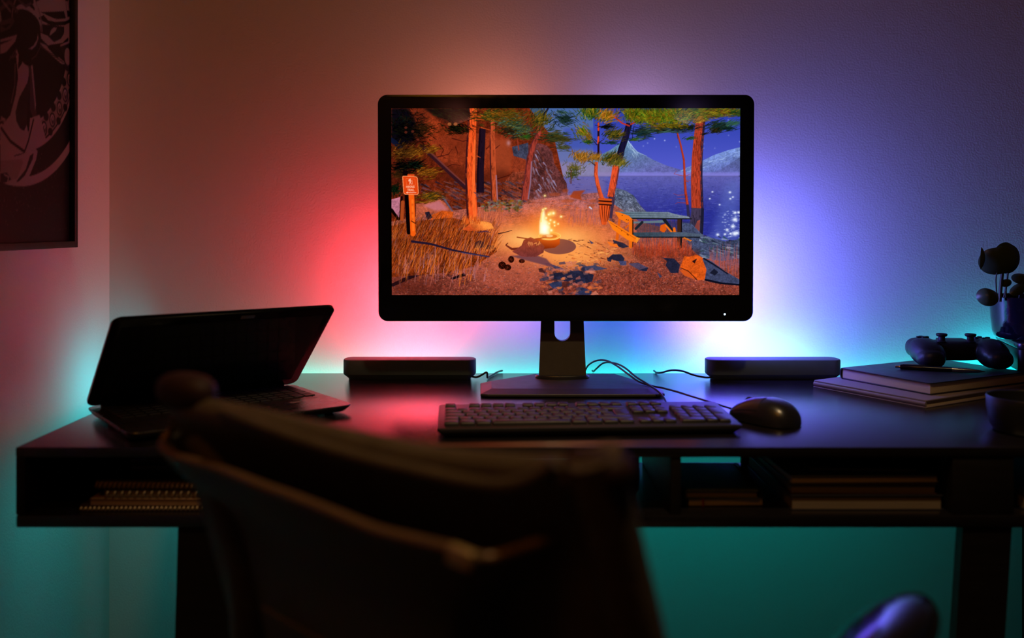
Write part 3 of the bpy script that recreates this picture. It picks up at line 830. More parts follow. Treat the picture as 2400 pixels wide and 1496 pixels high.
def picture_grid(name, img, place, m, parent):
    """a flat panel carrying a painted picture; place(u, v) gives the point for u, v in 0..1 (v from the top)"""
    h, w = img.shape[:2]
    lin = np.where(img <= .04045, img / 12.92, ((np.maximum(img, 0) + .055) / 1.055) ** 2.4)
    o0, ou, ov = Vector(place(0, 0)), Vector(place(1, 0)), Vector(place(0, 1))
    u = np.linspace(0, 1, w); v = np.linspace(0, 1, h)
    U, V = np.meshgrid(u, v)
    co = np.array(o0)[None, None] + U[..., None] * np.array(ou - o0) + V[..., None] * np.array(ov - o0)
    idx = np.arange(w * h).reshape(h, w)
    q = np.stack([idx[1:, :-1], idx[1:, 1:], idx[:-1, 1:], idx[:-1, :-1]], -1).reshape(-1, 4)
    me = bpy.data.meshes.new(name)
    me.vertices.add(w * h); me.vertices.foreach_set('co', co.reshape(-1).astype(np.float32))
    me.loops.add(q.size); me.loops.foreach_set('vertex_index', q.reshape(-1).astype(np.int32))
    me.polygons.add(len(q)); me.polygons.foreach_set('loop_start', np.arange(0, q.size, 4, dtype=np.int32))
    me.update(calc_edges=True)
    ca = me.color_attributes.new('picture', 'FLOAT_COLOR', 'POINT')
    ca.data.foreach_set('color', np.concatenate([lin, np.ones((h, w, 1))], -1).reshape(-1).astype(np.float32))
    me.materials.append(m)
    o = bpy.data.objects.new(name, me); COL.objects.link(o); o.parent = parent
    return o


def local(o, pts):
    """world points in the space of an unparented empty"""
    M = Matrix.LocRotScale(o.location, o.rotation_euler, None).inverted()
    return [M @ Vector(p) for p in pts]


def paint_poster():
    """graphic print of a spoked wheel; units are centimetres on the sheet, x to the right edge at 70, y down to 100"""
    c = Canvas(0, 0, 70, 100, 10, 9)
    R = c.r
    c.tex = vnoise(R, c.H, c.W, 90, 130)
    BG, LT, MD = (22, 18, 18), (138, 122, 118), (70, 60, 58)
    c.poly([(0, 0), (70, 0), (70, 100), (0, 100)], BG)
    # sheet x = 70 is at Y = 1.755, sheet y = 100 is at Z = 1.000

    def q(px, py):
        Y = PX * F / (px - CX)
        Z = CZ - (py - HY) * Y / F
        return ((Y - PY1) * 100 + 70, (PZ0 - Z) * 100 + 100)
    X0, Y0 = q(62, 40)
    X0 -= 3.0
    # tyre edge and rim rings
    c.ring(X0, Y0, 26.6, 28.0, 1.6, LT, n=120)
    c.ring(X0, Y0, 25.9, 27.0, .3, BG, n=120)
    c.ring(X0, Y0, 21.6, 22.6, .7, LT, n=120)
    # rim lip with bolt heads, all the way round
    for a0, a1, w in ((0, 6.2832, 3.4),):
        c.ring(X0, Y0, 19.6, 20.4, 3.0, (120, 104, 100), n=120)
        c.ring(X0, Y0, 17.9, 18.6, .5, LT, n=120)
    for k in range(36):
        a = k * 2 * PI / 36 + .06
        x, y = X0 + 19.7 * math.cos(a), Y0 + 20.4 * math.sin(a)
        c.disc(x, y, 1.05, 1.35, (34, 28, 28)); c.disc(x, y, .72, 1.0, (146, 130, 126)); c.disc(x + .1, y + .1, .5, .7, (60, 52, 50)); c.disc(x + .15, y - .2, .25, .3, LT)
        x, y = X0 + 21.0 * math.cos(a + .087), Y0 + 21.8 * math.sin(a + .087)
        c.disc(x, y, .8, .7, BG)
        x, y = X0 + 18.1 * math.cos(a + .087), Y0 + 18.8 * math.sin(a + .087)
        c.disc(x, y, .9, .8, BG)
    # spokes as seen in the photograph, then the same pattern on round the wheel
    def S(pts, col, a=1.):
        c.poly([q(*p) for p in pts], col, a)

    def Lp(pts, w, col, a=1.):
        c.line([q(*p) for p in pts], w, w, col, a)
    for k in range(3):
        a = PI / 2 + .05 + (k + 1) * 1.2566 + (.62 if k > 1 else 0)
        u = (math.cos(a), math.sin(a)); v = (-u[1], u[0])
        P = lambda r, s: (X0 + u[0] * r + v[0] * s, Y0 + u[1] * r + v[1] * s)
        c.poly([P(5, -1.2), P(17.6, -4), P(17.6, 4), P(5, 1.2)], LT)
        c.poly([P(8, .2), P(16.5, .4), P(17, 2.2), P(12, 1.4)], BG)
    S([(36, 120), (44, 108), (60, 118), (70, 140), (66, 184), (54, 232), (60, 276), (72, 352), (62, 356), (0, 372), (0, 300), (24, 268), (36, 222), (42, 180)], LT)
    S([(0, 260), (22, 240), (34, 180), (33, 150), (0, 116)], BG)
    S([(42, 162), (44, 120), (58, 124), (50, 150)], BG)
    S([(36, 262), (44, 230), (62, 196), (70, 190), (66, 230), (62, 292), (56, 306), (46, 300), (38, 282)], (40, 34, 34))
    S([(62, 120), (72, 120), (74, 150), (82, 240), (86, 268), (78, 280), (70, 256), (70, 190)], (62, 54, 52))
    S([(72, 150), (76, 150), (84, 244), (82, 260)], LT)
    Lp([(22, 140), (40, 110)], .25, MD); Lp([(35, 150), (34, 200), (26, 240)], .25, LT, .7)
    S([(70, 276), (92, 268), (96, 280), (108, 330), (72, 352), (64, 356)], LT)
    Lp([(3, 300), (24, 330), (56, 354)], .5, BG); Lp([(78, 280), (66, 330), (58, 352)], .35, BG)
    S([(0, 366), (40, 364), (84, 348), (88, 354), (84, 374), (66, 418), (40, 430), (0, 428)], LT)
    S([(70, 364), (78, 358), (76, 372), (58, 410), (44, 424), (38, 424), (60, 396)], BG); S([(0, 376), (50, 372), (54, 380), (40, 418), (0, 426)], (122, 104, 98))
    S([(0, 406), (16, 404), (26, 420), (10, 428), (0, 428)], BG); Lp([(10, 408), (20, 414), (18, 424)], .3, LT)
    S([(85, 354), (100, 346), (130, 322), (181, 244), (181, 300), (150, 350), (100, 398), (66, 418)], (26, 21, 21), .0)
    # upper right spoke toward the edge of the sheet
    S([(88, 40), (108, 54), (128, 58), (176, 42), (178, 48), (178, 94), (158, 88), (146, 100), (122, 104), (112, 106), (96, 90), (92, 60)], LT)
    S([(96, 56), (110, 58), (150, 62), (150, 76), (142, 90), (126, 98), (112, 84), (94, 76)], BG)
    S([(88, 42), (120, 60), (152, 58), (178, 44), (178, 34), (150, 48), (118, 46), (104, 34)], BG)
    Lp([(104, 34), (112, 44), (130, 48), (152, 46), (170, 38), (178, 24)], .5, LT)
    S([(118, 72), (124, 64), (133, 64), (130, 72), (116, 84), (116, 80)], LT)
    S([(88, 96), (106, 104), (132, 128), (150, 144), (152, 150), (144, 150), (112, 122)], LT)
    S([(112, 106), (130, 124), (137, 134), (134, 136), (112, 112)], BG)
    Lp([(92, 106), (148, 146)], .3, MD)
    S([(138, 106), (172, 92), (178, 96), (178, 158), (160, 168), (152, 160), (148, 128)], (44, 37, 37)); c.disc(*q(158, 132), 1.2, 1.6, LT)
    Lp([(142, 106), (166, 96), (172, 114)], .4, LT)
    # hub
    c.disc(*q(64, 76), 4.2, 5.6, (24, 19, 19)); c.disc(*q(64, 42), 4.0, 2.2, LT); c.disc(*q(64, 52), 4.2, 2.0, (26, 20, 20)); c.ring(*q(64, 60), 4.8, 5.6, .35, (112, 96, 92), PI, 2 * PI)
    S([(66, 114), (78, 106), (86, 92), (88, 76), (90, 90), (84, 106), (74, 116)], LT)
    S([(0, 92), (40, 80), (36, 96), (14, 122), (0, 126)], LT); S([(0, 98), (30, 92), (14, 98), (0, 104)], BG)
    S([(0, 50), (30, 40), (34, 50), (24, 66), (0, 76)], MD); S([(0, 60), (26, 54), (14, 66)], BG)
    Lp([(0, 22), (22, 4), (40, 26)], .7, MD); Lp([(4, 0), (24, 26)], .5, LT, .7); Lp([(80, 0), (84, 26), (78, 30)], .7, LT); Lp([(98, 0), (82, 24)], .4, LT, .8); Lp([(44, 0), (60, 14), (72, 8)], .5, MD)
    Lp([(24, 132), (30, 134), (38, 126)], .4, MD); Lp([(74, 138), (84, 130), (94, 110)], .3, MD)
    # dust under the wheel
    for k in range(420):
        x, y = float(R.uniform(28, 69)), 92 + float(R.normal(0, 3.4))
        c.disc(x, y, .12, .12, (150, 130, 126), float(R.uniform(.1, .6)))
    img = c.a.reshape(500, 2, 350, 2, 3).mean((1, 3))
    return img

# ------------------------------------------------------------------ materials
def wall_mat(name, base):
    m = mat(name, base, .75, nscale=3., var=.05, spec=.2)
    nt = m.node_tree; N, L = nt.nodes, nt.links
    p = N['Principled BSDF']
    tc = N.new('ShaderNodeTexCoord')
    a = N.new('ShaderNodeTexNoise'); a.inputs['Scale'].default_value = 270; a.inputs['Detail'].default_value = 3
    b = N.new('ShaderNodeTexNoise'); b.inputs['Scale'].default_value = 42; b.inputs['Detail'].default_value = 2
    L.new(tc.outputs['Object'], a.inputs['Vector']); L.new(tc.outputs['Object'], b.inputs['Vector'])
    mx = N.new('ShaderNodeMix'); mx.inputs['Factor'].default_value = .35
    L.new(a.outputs['Fac'], mx.inputs['A']); L.new(b.outputs['Fac'], mx.inputs['B'])
    bp = N.new('ShaderNodeBump'); bp.inputs['Strength'].default_value = .5; bp.inputs['Distance'].default_value = .0022
    L.new(mx.outputs['Result'], bp.inputs['Height']); L.new(bp.outputs['Normal'], p.inputs['Normal'])
    return m


M = {}
M['wall'] = wall_mat('plaster_wall', (.78, .77, .75))
M['floor'] = mat('floor_boards', (.05, .035, .025), .45, nscale=6, var=.3, stretch=(1, 8, 1))
M['ceiling'] = mat('ceiling_paint', (.16, .15, .14), .9)
M['dark_wall'] = mat('dark_painted_wall', (.10, .10, .10), .8)
M['desk'] = mat('black_wood', (.010, .008, .009), .21, nscale=18, nrough=.03, bump=.00016, bscale=110, var=.35, spec=1., stretch=(1, 7, 7))
M['deskside'] = mat('black_wood_side', (.010, .008, .008), .5, nscale=18, var=.3, spec=.25, stretch=(1, 7, 7))
M['black'] = mat('black_plastic', (.010, .010, .011), .42, bump=.0001, bscale=900, spec=.4)
M['gloss'] = mat('black_gloss', (.006, .006, .007), .16, spec=.4)
M['satin'] = mat('satin_black', (.018, .017, .022), .30, spec=1., bump=.00006, bscale=900)
M['neck'] = mat('neck_black', (.09, .075, .06), .38, spec=.5)
M['bar'] = mat('lamp_grey', (.08, .11, .12), .55, spec=.35)
M['key'] = mat('key_plastic', (.010, .010, .016), .50, spec=1., nscale=300, bump=.00005, bscale=1200)
M['cable'] = mat('cable_rubber', (.012, .012, .014), .45)
M['chrome'] = mat('chrome', (.55, .55, .56), .18, metal=1.)
M['leather'] = mat('brown_leather', (.10, .075, .048), .42, spec=.45, bump=.0006, bscale=160, var=.25)
M['shell'] = mat('chair_shell', (.12, .10, .075), .5, spec=.4, bump=.0002, bscale=300, var=.2)
M['trim'] = mat('chair_trim', (.22, .13, .07), .4, metal=.3)
M['trim_glint'] = mat('highlight_brass', (.85, .62, .30), .35, metal=.6)  # pale metal colour standing in for the lamp's glint on the lip trim
M['cap'] = mat('brown_leather_red_glow', (.032, .008, .007), .65, bump=.0004, bscale=200)  # reflected red glow on the end caps is put into this base colour
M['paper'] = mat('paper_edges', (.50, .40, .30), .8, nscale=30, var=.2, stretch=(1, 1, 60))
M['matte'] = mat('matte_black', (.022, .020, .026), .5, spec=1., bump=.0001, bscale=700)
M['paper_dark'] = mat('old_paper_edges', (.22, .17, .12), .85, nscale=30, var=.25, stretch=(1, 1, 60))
M['cover'] = mat('dark_cover', (.020, .017, .022), .42, bump=.0003, bscale=350, spec=.45)
M['folder'] = mat('mauve_folder', (.22, .17, .19), .5, bump=.0001, bscale=500, spec=.4)
M['kraft'] = mat('kraft_board', (.26, .15, .08), .7, var=.2)
M['teal_cover'] = mat('grey_teal_cover', (.10, .13, .13), .45, spec=.45)
M['white'] = mat('white_plastic', (.7, .72, .72), .3)
M['orange'] = mat('amber_plastic', (.5, .22, .03), .35)
M['wire'] = mat('tan_wire', (.45, .33, .20), .35, metal=.6)
M['leaf'] = mat('leaf_green', (.07, .12, .06), .32, spec=.5, nscale=25, var=.35)
M['stem'] = mat('stem_green', (.06, .08, .03), .5)
M['pot'] = mat('glazed_pot', (.006, .006, .016), .12, spec=.6, coat=.5, bump=.0012, bscale=38, var=.4)
M['soil'] = mat('potting_soil', (.02, .013, .009), .95, bump=.004, bscale=120)
M['red'] = mat('red_ribbon', (.35, .02, .02), .6)
M['label'] = mat('grey_sticker', (.30, .27, .23), .6)
M['lens_glass'] = mat('lens_glass', (.01, .02, .03), .05, coat=1.)
M['frame'] = mat('black_frame', (.008, .006, .006), .4)
M['led'] = mat('power_led', (.1, .1, .1), emit=(.35, .65, 1.), estr=9.)

# ------------------------------------------------------------------ the room
WY = 1.90          # back wall
WX = -0.832        # left wall


def wall(name, x0, x1, y0, y1, z0, z1, m):
    bm = BM(); box(bm, x0, x1, y0, y1, z0, z1)
    return struct(obj(name, bm, m, smooth=False))


wall('wall_back', WX - .1, 2.3, WY, WY + .1, 0, 2.6, M['wall'])
wall('wall_left', WX - .1, WX, -2.2, WY, 0, 2.6, M['wall'])
wall('wall_right', 2.2, 2.3, -2.2, WY, 0, 2.6, M['dark_wall'])
wall('floor', WX - .1, 2.3, -2.2, WY + .1, -.06, 0, M['floor'])
wall('ceiling', WX - .1, 2.3, -2.2, WY + .1, 2.6, 2.66, M['ceiling'])

# ------------------------------------------------------------------ poster on the left wall
PX, PY1, PZ0 = WX + .008, 1.713, 1.008
pst = thing('framed_poster', 'thin black framed print of a spoked wheel hanging on the left wall', 'picture', (WX, 1.363, 1.008))
bm = BM()
for (a0, a1, b0, b1) in ((-.362, -.350, -.012, 1.012), (.350, .362, -.012, 1.012), (-.350, .350, -.012, 0), (-.350, .350, 1.0, 1.012)):
    box(bm, .0005, .018, a0, a1, b0, b1, .0012)
obj('frame', bm, M['frame'], pst)
bm = BM(); box(bm, .0005, .007, -.352, .352, -.002, 1.002)
obj('backing_board', bm, M['frame'], pst)
picture_grid('print', paint_poster(), lambda u, v: (.008, -.35 + .70 * u, 1.0 - 1.0 * v), picture_mat('wheel_print', 0, .35, .25), pst)

# ------------------------------------------------------------------ desk
DX0, DX1, DY0, DY1 = -.664, 1.16, 1.229, 1.850
dk = thing('desk', 'long black wooden desk with open shelf compartments under its glossy top', 'desk', (.25, 1.54, 0))
D = lambda x: x - .25
E = lambda y: y - 1.54


def dpart(name, x0, x1, y0, y1, z0, z1, bev=.0012, m='deskside'):
    bm = BM(); box(bm, D(x0), D(x1), E(y0), E(y1), z0, z1, bev)
    return obj(name, bm, M[m], dk)


dpart('tabletop', DX0, DX1, DY0, DY1, .7265, DESK, .0015, 'desk')
dpart('shelf_board', DX0, DX1, DY0, 1.505, .632, .6494, .0030, 'desk')
dpart('side_panel', DX0, DX0 + .0125, DY0 + .001, 1.505, .6494, .7265)
dpart('side_panel', DX1 - .0125, DX1, DY0 + .001, 1.505, .6494, .7265)
dpart('back_panel', DX0 + .0125, -.20, 1.490, 1.500, .6494, .7265)
dpart('divider', .2125, .2265, DY0 + .002, 1.505, .6494, .7265)
dpart('back_panel', .372, .600, 1.490, 1.500, .6494, .7265)
dpart('divider', .590, .672, DY0 + .002, 1.503, .6494, .7265)
for xa, xb, s in ((-.4478, -.372, -.018), (.6045, .6705, -.040)):
    bm = BM()
    rings = []
    for z, dx in ((.632, 0), (0, s)):
        rings.append([(D(xa + dx), E(DY0 + .004), z), (D(xb + dx), E(DY0 + .004), z), (D(xb + dx), E(DY0 + .022), z), (D(xa + dx), E(DY0 + .022), z)])
    loft(bm, rings); obj('leg', bm, M['deskside'], dk, smooth=False)
for xa, s in ((-.55, 0), (1.02, 0)):
    dpart('leg', xa, xa + .05, 1.79, 1.84, 0, .7265)
dpart('rear_rail', -.55, 1.07, 1.80, 1.815, .68, .7265)

# ------------------------------------------------------------------ monitor
mon = thing('computer_monitor', 'black widescreen monitor on its stand showing a night campfire scene', 'monitor', (.0986, 1.70, DESK))
# everything below is in the monitor's own space: x right, y away, z up from the desk
NX = .0986
pivot = Vector((0, -.02, .3283))
TILT = Matrix.Translation(pivot) @ Matrix.Rotation(math.radians(1.4), 4, 'X') @ Matrix.Translation(-pivot)
HW, HH = .6875, .4150


def panel_ring(w, h, r, y):
    return [(x, y, z + .3283) for x, z in rrect(w, h, r, 8)]


bm = BM()
v = loft(bm, [panel_ring(HW - .006, HH - .006, .015, -.020), panel_ring(HW - .002, HH - .002, .0165, -.0192), panel_ring(HW, HH, .0175, -.0172),
              panel_ring(HW, HH, .0175, .004), panel_ring(HW - .02, HH - .02, .014, .012), panel_ring(.40, .26, .02, .026)])
bmesh.ops.transform(bm, matrix=TILT, verts=v)
hous = obj('housing', bm, M['gloss'], mon)
sx0, sx1 = (917.8 - CX) * 1.68 / F - NX, (1733.4 - CX) * 1.68 / F - NX
sz0, sz1 = CZ - (692.4 - HY) * 1.68 / F - DESK, CZ - (254.6 - HY) * 1.68 / F - DESK
picture_grid('display', paint_screen(), lambda u, v: TILT @ Vector((sx0 + (sx1 - sx0) * u, -.0206, sz1 + (sz0 - sz1) * v)), picture_mat('lit_screen', 1.0, .5, 0.), mon)
bm = BM()
lathe(bm, [(.0032, 0), (.0032, .0006), (.0022, .0007), (.0018, .0003), (.0005, .0003)], 20, TILT @ Matrix.Translation((0, -.0198, .3283 + HH / 2 - .0102)) @ Matrix.Rotation(PI / 2, 4, 'X'))
obj('webcam', bm, M['lens_glass'], mon)
bm = BM()
ellipsoid(bm, TILT @ Vector(((1700 - CX) * 1.68 / F - NX, -.0202, CZ - (737.5 - HY) * 1.68 / F - DESK)), (.0017, .0006, .0017), 8)
obj('power_light', bm, M['led'], mon)
# neck: a tapering plate with a round-ended cable slot, standing on an oval collar
bm = BM()
zt = .175
hw0, hw1 = .0440, .0375          # half widths at the foot and the top
out = [(-hw0, .0125), (hw0, .0125), (hw1, zt)]
slot = .0148
zc_ = .0960
arc = [(slot * math.cos(PI * k / 12), zc_ - slot * math.sin(PI * k / 12)) for k in range(13)]
poly = out + [(slot, zt)] + arc + [(-slot, zt), (-hw1, zt)]
fr = [bm.verts.new((x - .0045, .012 + (z - .0125) * .05, z)) for x, z in poly]
f = bm.faces.new(fr)
ex = bmesh.ops.extrude_face_region(bm, geom=[f])
bmesh.ops.translate(bm, vec=(0, .016, 0), verts=[g for g in ex['geom'] if isinstance(g, bmesh.types.BMVert)])
bmesh.ops.triangulate(bm, faces=bm.faces[:])
obj('neck', bm, M['neck'], mon, angle=50)
bm = BM()
lathe(bm, [(.0505, .0118), (.0510, .0135), (.0505, .0165), (.0490, .0180), (.0450, .0185)], 44, Matrix.Translation((-.0045, .020, 0)) @ Matrix.Diagonal((1, .46, 1, 1)))
obj('collar', bm, M['satin'], mon)
bm = BM(); box(bm, -.05, .05, .009, .034, .17, .30, .003)
obj('mount', bm, M['black'], mon)
bm = BM()
o0 = [(-.153, -.113), (-.140, -.117), (.150, -.117), (.166, -.108), (.169, -.045), (.108, .085), (-.062, .085), (-.157, -.005)]
o1 = [(-.134, -.090), (-.126, -.093), (.136, -.093), (.146, -.088), (.148, -.050), (.098, .068), (-.054, .068), (-.137, -.014)]
loft(bm, [[(x * .96, y * .96, .0) for x, y in o0], [(x, y, .0015) for x, y in o0], [(x, y, .0058) for x, y in o0], [(x, y, .0118) for x, y in o1]])
bs = obj('stand_base', bm, M['matte'], mon, angle=12)
b = bs.modifiers.new('b', 'BEVEL'); b.width = .0012; b.segments = 2; b.limit_method = 'ANGLE'; b.angle_limit = .12

# ------------------------------------------------------------------ light bars
glow = {'red': mat('red_diffuser', (.5, .5, .5), .5, emit=(1., .06, .10), estr=1.), 'blue': mat('violet_diffuser', (.5, .5, .5), .5, emit=(.32, .34, 1.), estr=1.)}


def light_bar(px0, px1, label, gm, rz, cable):
    y = 1.785
    x0, x1 = (px0 - CX) * y / F, (px1 - CX) * y / F
    t = thing('light_bar', label, 'lamp', ((x0 + x1) / 2, y, DESK), rz, 'light bars lying behind the monitor')
    L = x1 - x0
    bm = BM()
    R = lambda i, z, s=0: [(a, b_, z) for a, b_ in rrect(L - 2 * i - s, .046 - 2 * i, max(.002, .018 - i), 10)]
    loft(bm, [R(.0105, 0), R(.0095, .0022), R(.001, .0095), R(0, .0115), R(0, .0365), R(.0008, .0384), R(.003, .0392)])
    obj('body', bm, M['bar'], t)
    bm = BM(); slab(bm, L - .05, .006, .003, .010, .034, .001, cy=.0205)
    obj('diffuser', bm, gm, t)
    bm = BM(); tube(bm, smooth_path(local(t, cable), 10), .0019, 8)
    obj('cable', bm, M['cable'], t)
    return t


light_bar(806.5, 1115.5, 'grey light bar lying left of the monitor stand beside the laptop', glow['red'], 0,
          [(-.078, 1.775, .7455), (-.068, 1.772, .7445), (-.058, 1.772, .749), (-.0505, 1.772, .7535), (-.0478, 1.771, .7525), (-.0475, 1.771, .746), (-.046, 1.785, .7422), (-.03, 1.846, .7422), (-.02, 1.866, .7422)])
light_bar(1653.5, 1966.5, 'grey light bar lying right of the monitor stand beside the stacked books', glow['blue'], 0,
          [(.392, 1.775, .745), (.374, 1.772, .744), (.352, 1.774, .748), (.330, 1.784, .7545), (.312, 1.80, .7535), (.297, 1.82, .746), (.290, 1.842, .7422), (.288, 1.866, .7422)])

# ------------------------------------------------------------------ keyboard
kb = thing('keyboard', 'black full size keyboard lying in front of the monitor', 'keyboard', (.1075, 1.360, DESK), math.radians(3.4))
KW, KD = .4320, .1420
ZF, ZB = .0140, .0208          # top surface height, front and back


def ktop(x, y):
    return ZF + (ZB - ZF) * (y + KD / 2) / KD


bm = BM()
rings = []
for dz, i in ((-.0052, .0010), (-.0046, 0), (-.0008, 0), (0, .0010)):
    rings.append([(x, y, ktop(x, y) + dz) for x, y in rrect(KW - 2 * i, KD - 2 * i, .006, 4)])
low = [(x * .955, y * .88 + .002, 0) for x, y in rrect(KW, KD, .006, 4)]
loft(bm, [low] + rings)
obj('case', bm, M['key'], kb)
U_ = .01815
ang = math.atan2(ZB - ZF, KD)


def key(cx, cy, wu, hu=1.):
    w, d = wu * U_ - .0016, hu * U_ - .0016
    bm = BM()
    h = .0046
    rr = [[(x, y, z) for x, y in rrect(w - 2 * i, d - 2 * i - j, .0015, 3, 0, j * .3)] for z, i, j in ((-.001, 0, 0), (h * .6, .0004, 0), (h - .0004, .0009, .0003), (h, .0014, .0004))]
    v = loft(bm, rr)
    bmesh.ops.transform(bm, matrix=Matrix.Translation((cx, cy, ktop(cx, cy))) @ Matrix.Rotation(ang, 4, 'X'), verts=v)
    obj('key', bm, M['key'], kb)


xL = -KW / 2 + .0085
yR = [.0545, .0270, .0090, -.0090, -.0270, -.0450]
yR = [v_ - .0025 for v_ in yR]


def row(y, spec, x=xL):
    for s in spec:
        if s < 0:
            x += -s * U_
        else:
            key(x + s * U_ / 2, y, s); x += s * U_


row(yR[0], [1, -1, 1, 1, 1, 1, -.5, 1, 1, 1, 1, -.5, 1, 1, 1, 1])
row(yR[1], [1] * 13 + [2])
row(yR[2], [1.5] + [1] * 12)
row(yR[3], [1.75] + [1] * 12)
key(xL + 14.375 * U_, (yR[2] + yR[3]) / 2, 1.25, 2)
row(yR[4], [1.25] + [1] * 11 + [2.75])
row(yR[5], [1.25, 1.25, 1.25, 6.25, 1.25, 1.25, 1.25, 1.25])
xN = xL + 15.35 * U_
for r_ in (0, 1, 2):
    row(yR[r_], [1, 1, 1], xN)
row(yR[4], [-1, 1], xN); row(yR[5], [1, 1, 1], xN)
xP = xN + 3.35 * U_
for r_ in (1, 2, 3, 4):
    row(yR[r_], [1, 1, 1], xP)
row(yR[5], [2, 1], xP)
key(xP + 3.5 * U_, yR[1], 1); key(xP + 3.5 * U_, (yR[2] + yR[3]) / 2, 1, 2); key(xP + 3.5 * U_, (yR[4] + yR[5]) / 2, 1, 2)
for x in (-.17, .17):
    bm = BM(); box(bm, x - .012, x + .012, .045, .058, 0, .006, .001); obj('foot', bm, M['cable'], kb)
bm = BM()
cab = [(.235, 1.425, .752), (.249, 1.46, .7465), (.254, 1.505, .7425), (.256, 1.545, .746), (.250, 1.575, .753), (.238, 1.62, .758), (.224, 1.66, .7635), (.210, 1.72, .7715), (.196, 1.76, .7735), (.180, 1.80, .768), (.168, 1.83, .752), (.164, 1.853, .7425), (.163, 1.866, .7425)]
tube(bm, smooth_path(local(kb, cab), 8), .0017, 8)
obj('cable', bm, M['cable'], kb)

# ------------------------------------------------------------------ mouse
ms = thing('computer_mouse', 'black wired computer mouse on the desk right of the keyboard', 'mouse', (.383, 1.385, DESK), math.radians(38))
# own space: +y is the front (cable end)


def mouse_ring(y, w, h, zb=.0):
    out = []
    n = 22
    for k in range(n + 1):
        t = PI * k / n
        c_, s_ = math.cos(t), math.sin(t)
        x = w * (abs(c_) ** .8) * (1 if c_ >= 0 else -1)
        out.append((x, y, zb + h * (s_ ** .72)))
    out += [(-w * .86, y, zb - .0015), (w * .86, y, zb - .0015)]
    return out


bm = BM()
secs = [(-.0525, .004, .006), (-.0510, .014, .013), (-.047, .0215, .0215), (-.040, .0265, .0285), (-.030, .0298, .0335), (-.018, .0315, .0362), (-.005, .0315, .0368),
        (.010, .0302, .0350), (.024, .0290, .0315), (.036, .0285, .0265), (.045, .0275, .0215), (.0505, .0250, .0165), (.0535, .0205, .0125), (.0545, .012, .0085)]
loft(bm, [mouse_ring(y, w, h, .002) for y, w, h in secs])
obj('body', bm, M['satin'], ms, angle=60)
for s in (-1, 1):
    bm = BM()
    rings = []
    for y, w, h in secs[6:13]:
        r_ = []
        for k in range(9):
            t = math.radians(22 + (84 - 22) * k / 8)
            c_, s_ = math.cos(t), math.sin(t)
            r_.append((s * w * c_ ** .8 * 1.004, y, .0026 + h * s_ ** .72))
        r2 = [(p[0] * .97, p[1], p[2] - .002) for p in reversed(r_)]
        rings.append(r_ + r2)
    loft(bm, rings)
    obj('button', bm, M['satin'], ms, angle=60)
bm = BM()
lathe(bm, [(.004, -.003), (.0095, -.003), (.0105, -.002), (.0105, .002), (.0095, .003), (.004, .003)], 28, Matrix.Translation((0, .028, .0245)) @ Matrix.Rotation(PI / 2, 4, 'Y'))
obj('scroll_wheel', bm, M['cable'], ms)
bm = BM()
cab = [(.3505, 1.424, .7500), (.336, 1.441, .7520), (.316, 1.475, .7540), (.296, 1.52, .7545), (.278, 1.565, .7545), (.262, 1.60, .7540), (.246, 1.625, .7535), (.228, 1.655, .7560), (.212, 1.70, .7640), (.198, 1.745, .7710), (.184, 1.785, .7745), (.166, 1.80, .7725), (.152, 1.825, .760), (.146, 1.850, .743), (.145, 1.866, .7425)]
tube(bm, smooth_path(local(ms, cab), 8), .0017, 8)
obj('cable', bm, M['cable'], ms)

# ------------------------------------------------------------------ laptop, half closed
LA = math.radians(37.5)
lp = thing('laptop', 'black laptop with a half closed lid on the left end of the desk', 'laptop', (-.4555, 1.4395, DESK), LA)
LW, LD = .340, .236          # own space: x along the hinge, y toward the hinge
bm = BM()
R = lambda i, z, dy=0: [(x, y, z) for x, y in rrect(LW - 2 * i, LD - 2 * i, .016, 6, 0, dy)]
v = loft(bm, [R(.014, .0025, .004), R(.006, .0045, .002), R(.0008, .0115), R(0, .0135), R(.0006, .0150)])
obj('base', bm, mat('laptop_deck', (.030, .022, .026), .28, spec=1.), lp)
bm = BM()
kx0, kw = -LW / 2 + .020, .0192
for r_ in range(6):
    for k in range(16):
        x = kx0 + k * kw; y = .082 - r_ * .0185
        if r_ == 5 and 3 < k < 9:
            if k > 4:
                continue
            box(bm, x, x + kw * 5 - .0025, y, y + .016, .0148, .0166, .0005, 1); continue
        box(bm, x, x + kw - .0025, y, y + .016, .0148, .0166, .0005, 1)
obj('keys', bm, M['key'], lp, smooth=False)
bm = BM(); slab(bm, .095, .052, .003, .0148, .0154, .0002, cx=-.03, cy=-.070)
obj('touchpad', bm, M['gloss'], lp)
bm = BM(); box(bm, .108, .150, -.0285, -.0270, .0148, .0153); box(bm, .095, .112, -.050, -.041, .0148, .0152)
obj('palm_sticker', bm, M['folder'], lp)
for x in (-.14, .14):
    for y in (-.09, .095):
        bm = BM(); lathe(bm, [(.007, 0), (.007, .004)], 14, Matrix.Translation((x, y, 0))); obj('foot', bm, M['cable'], lp)
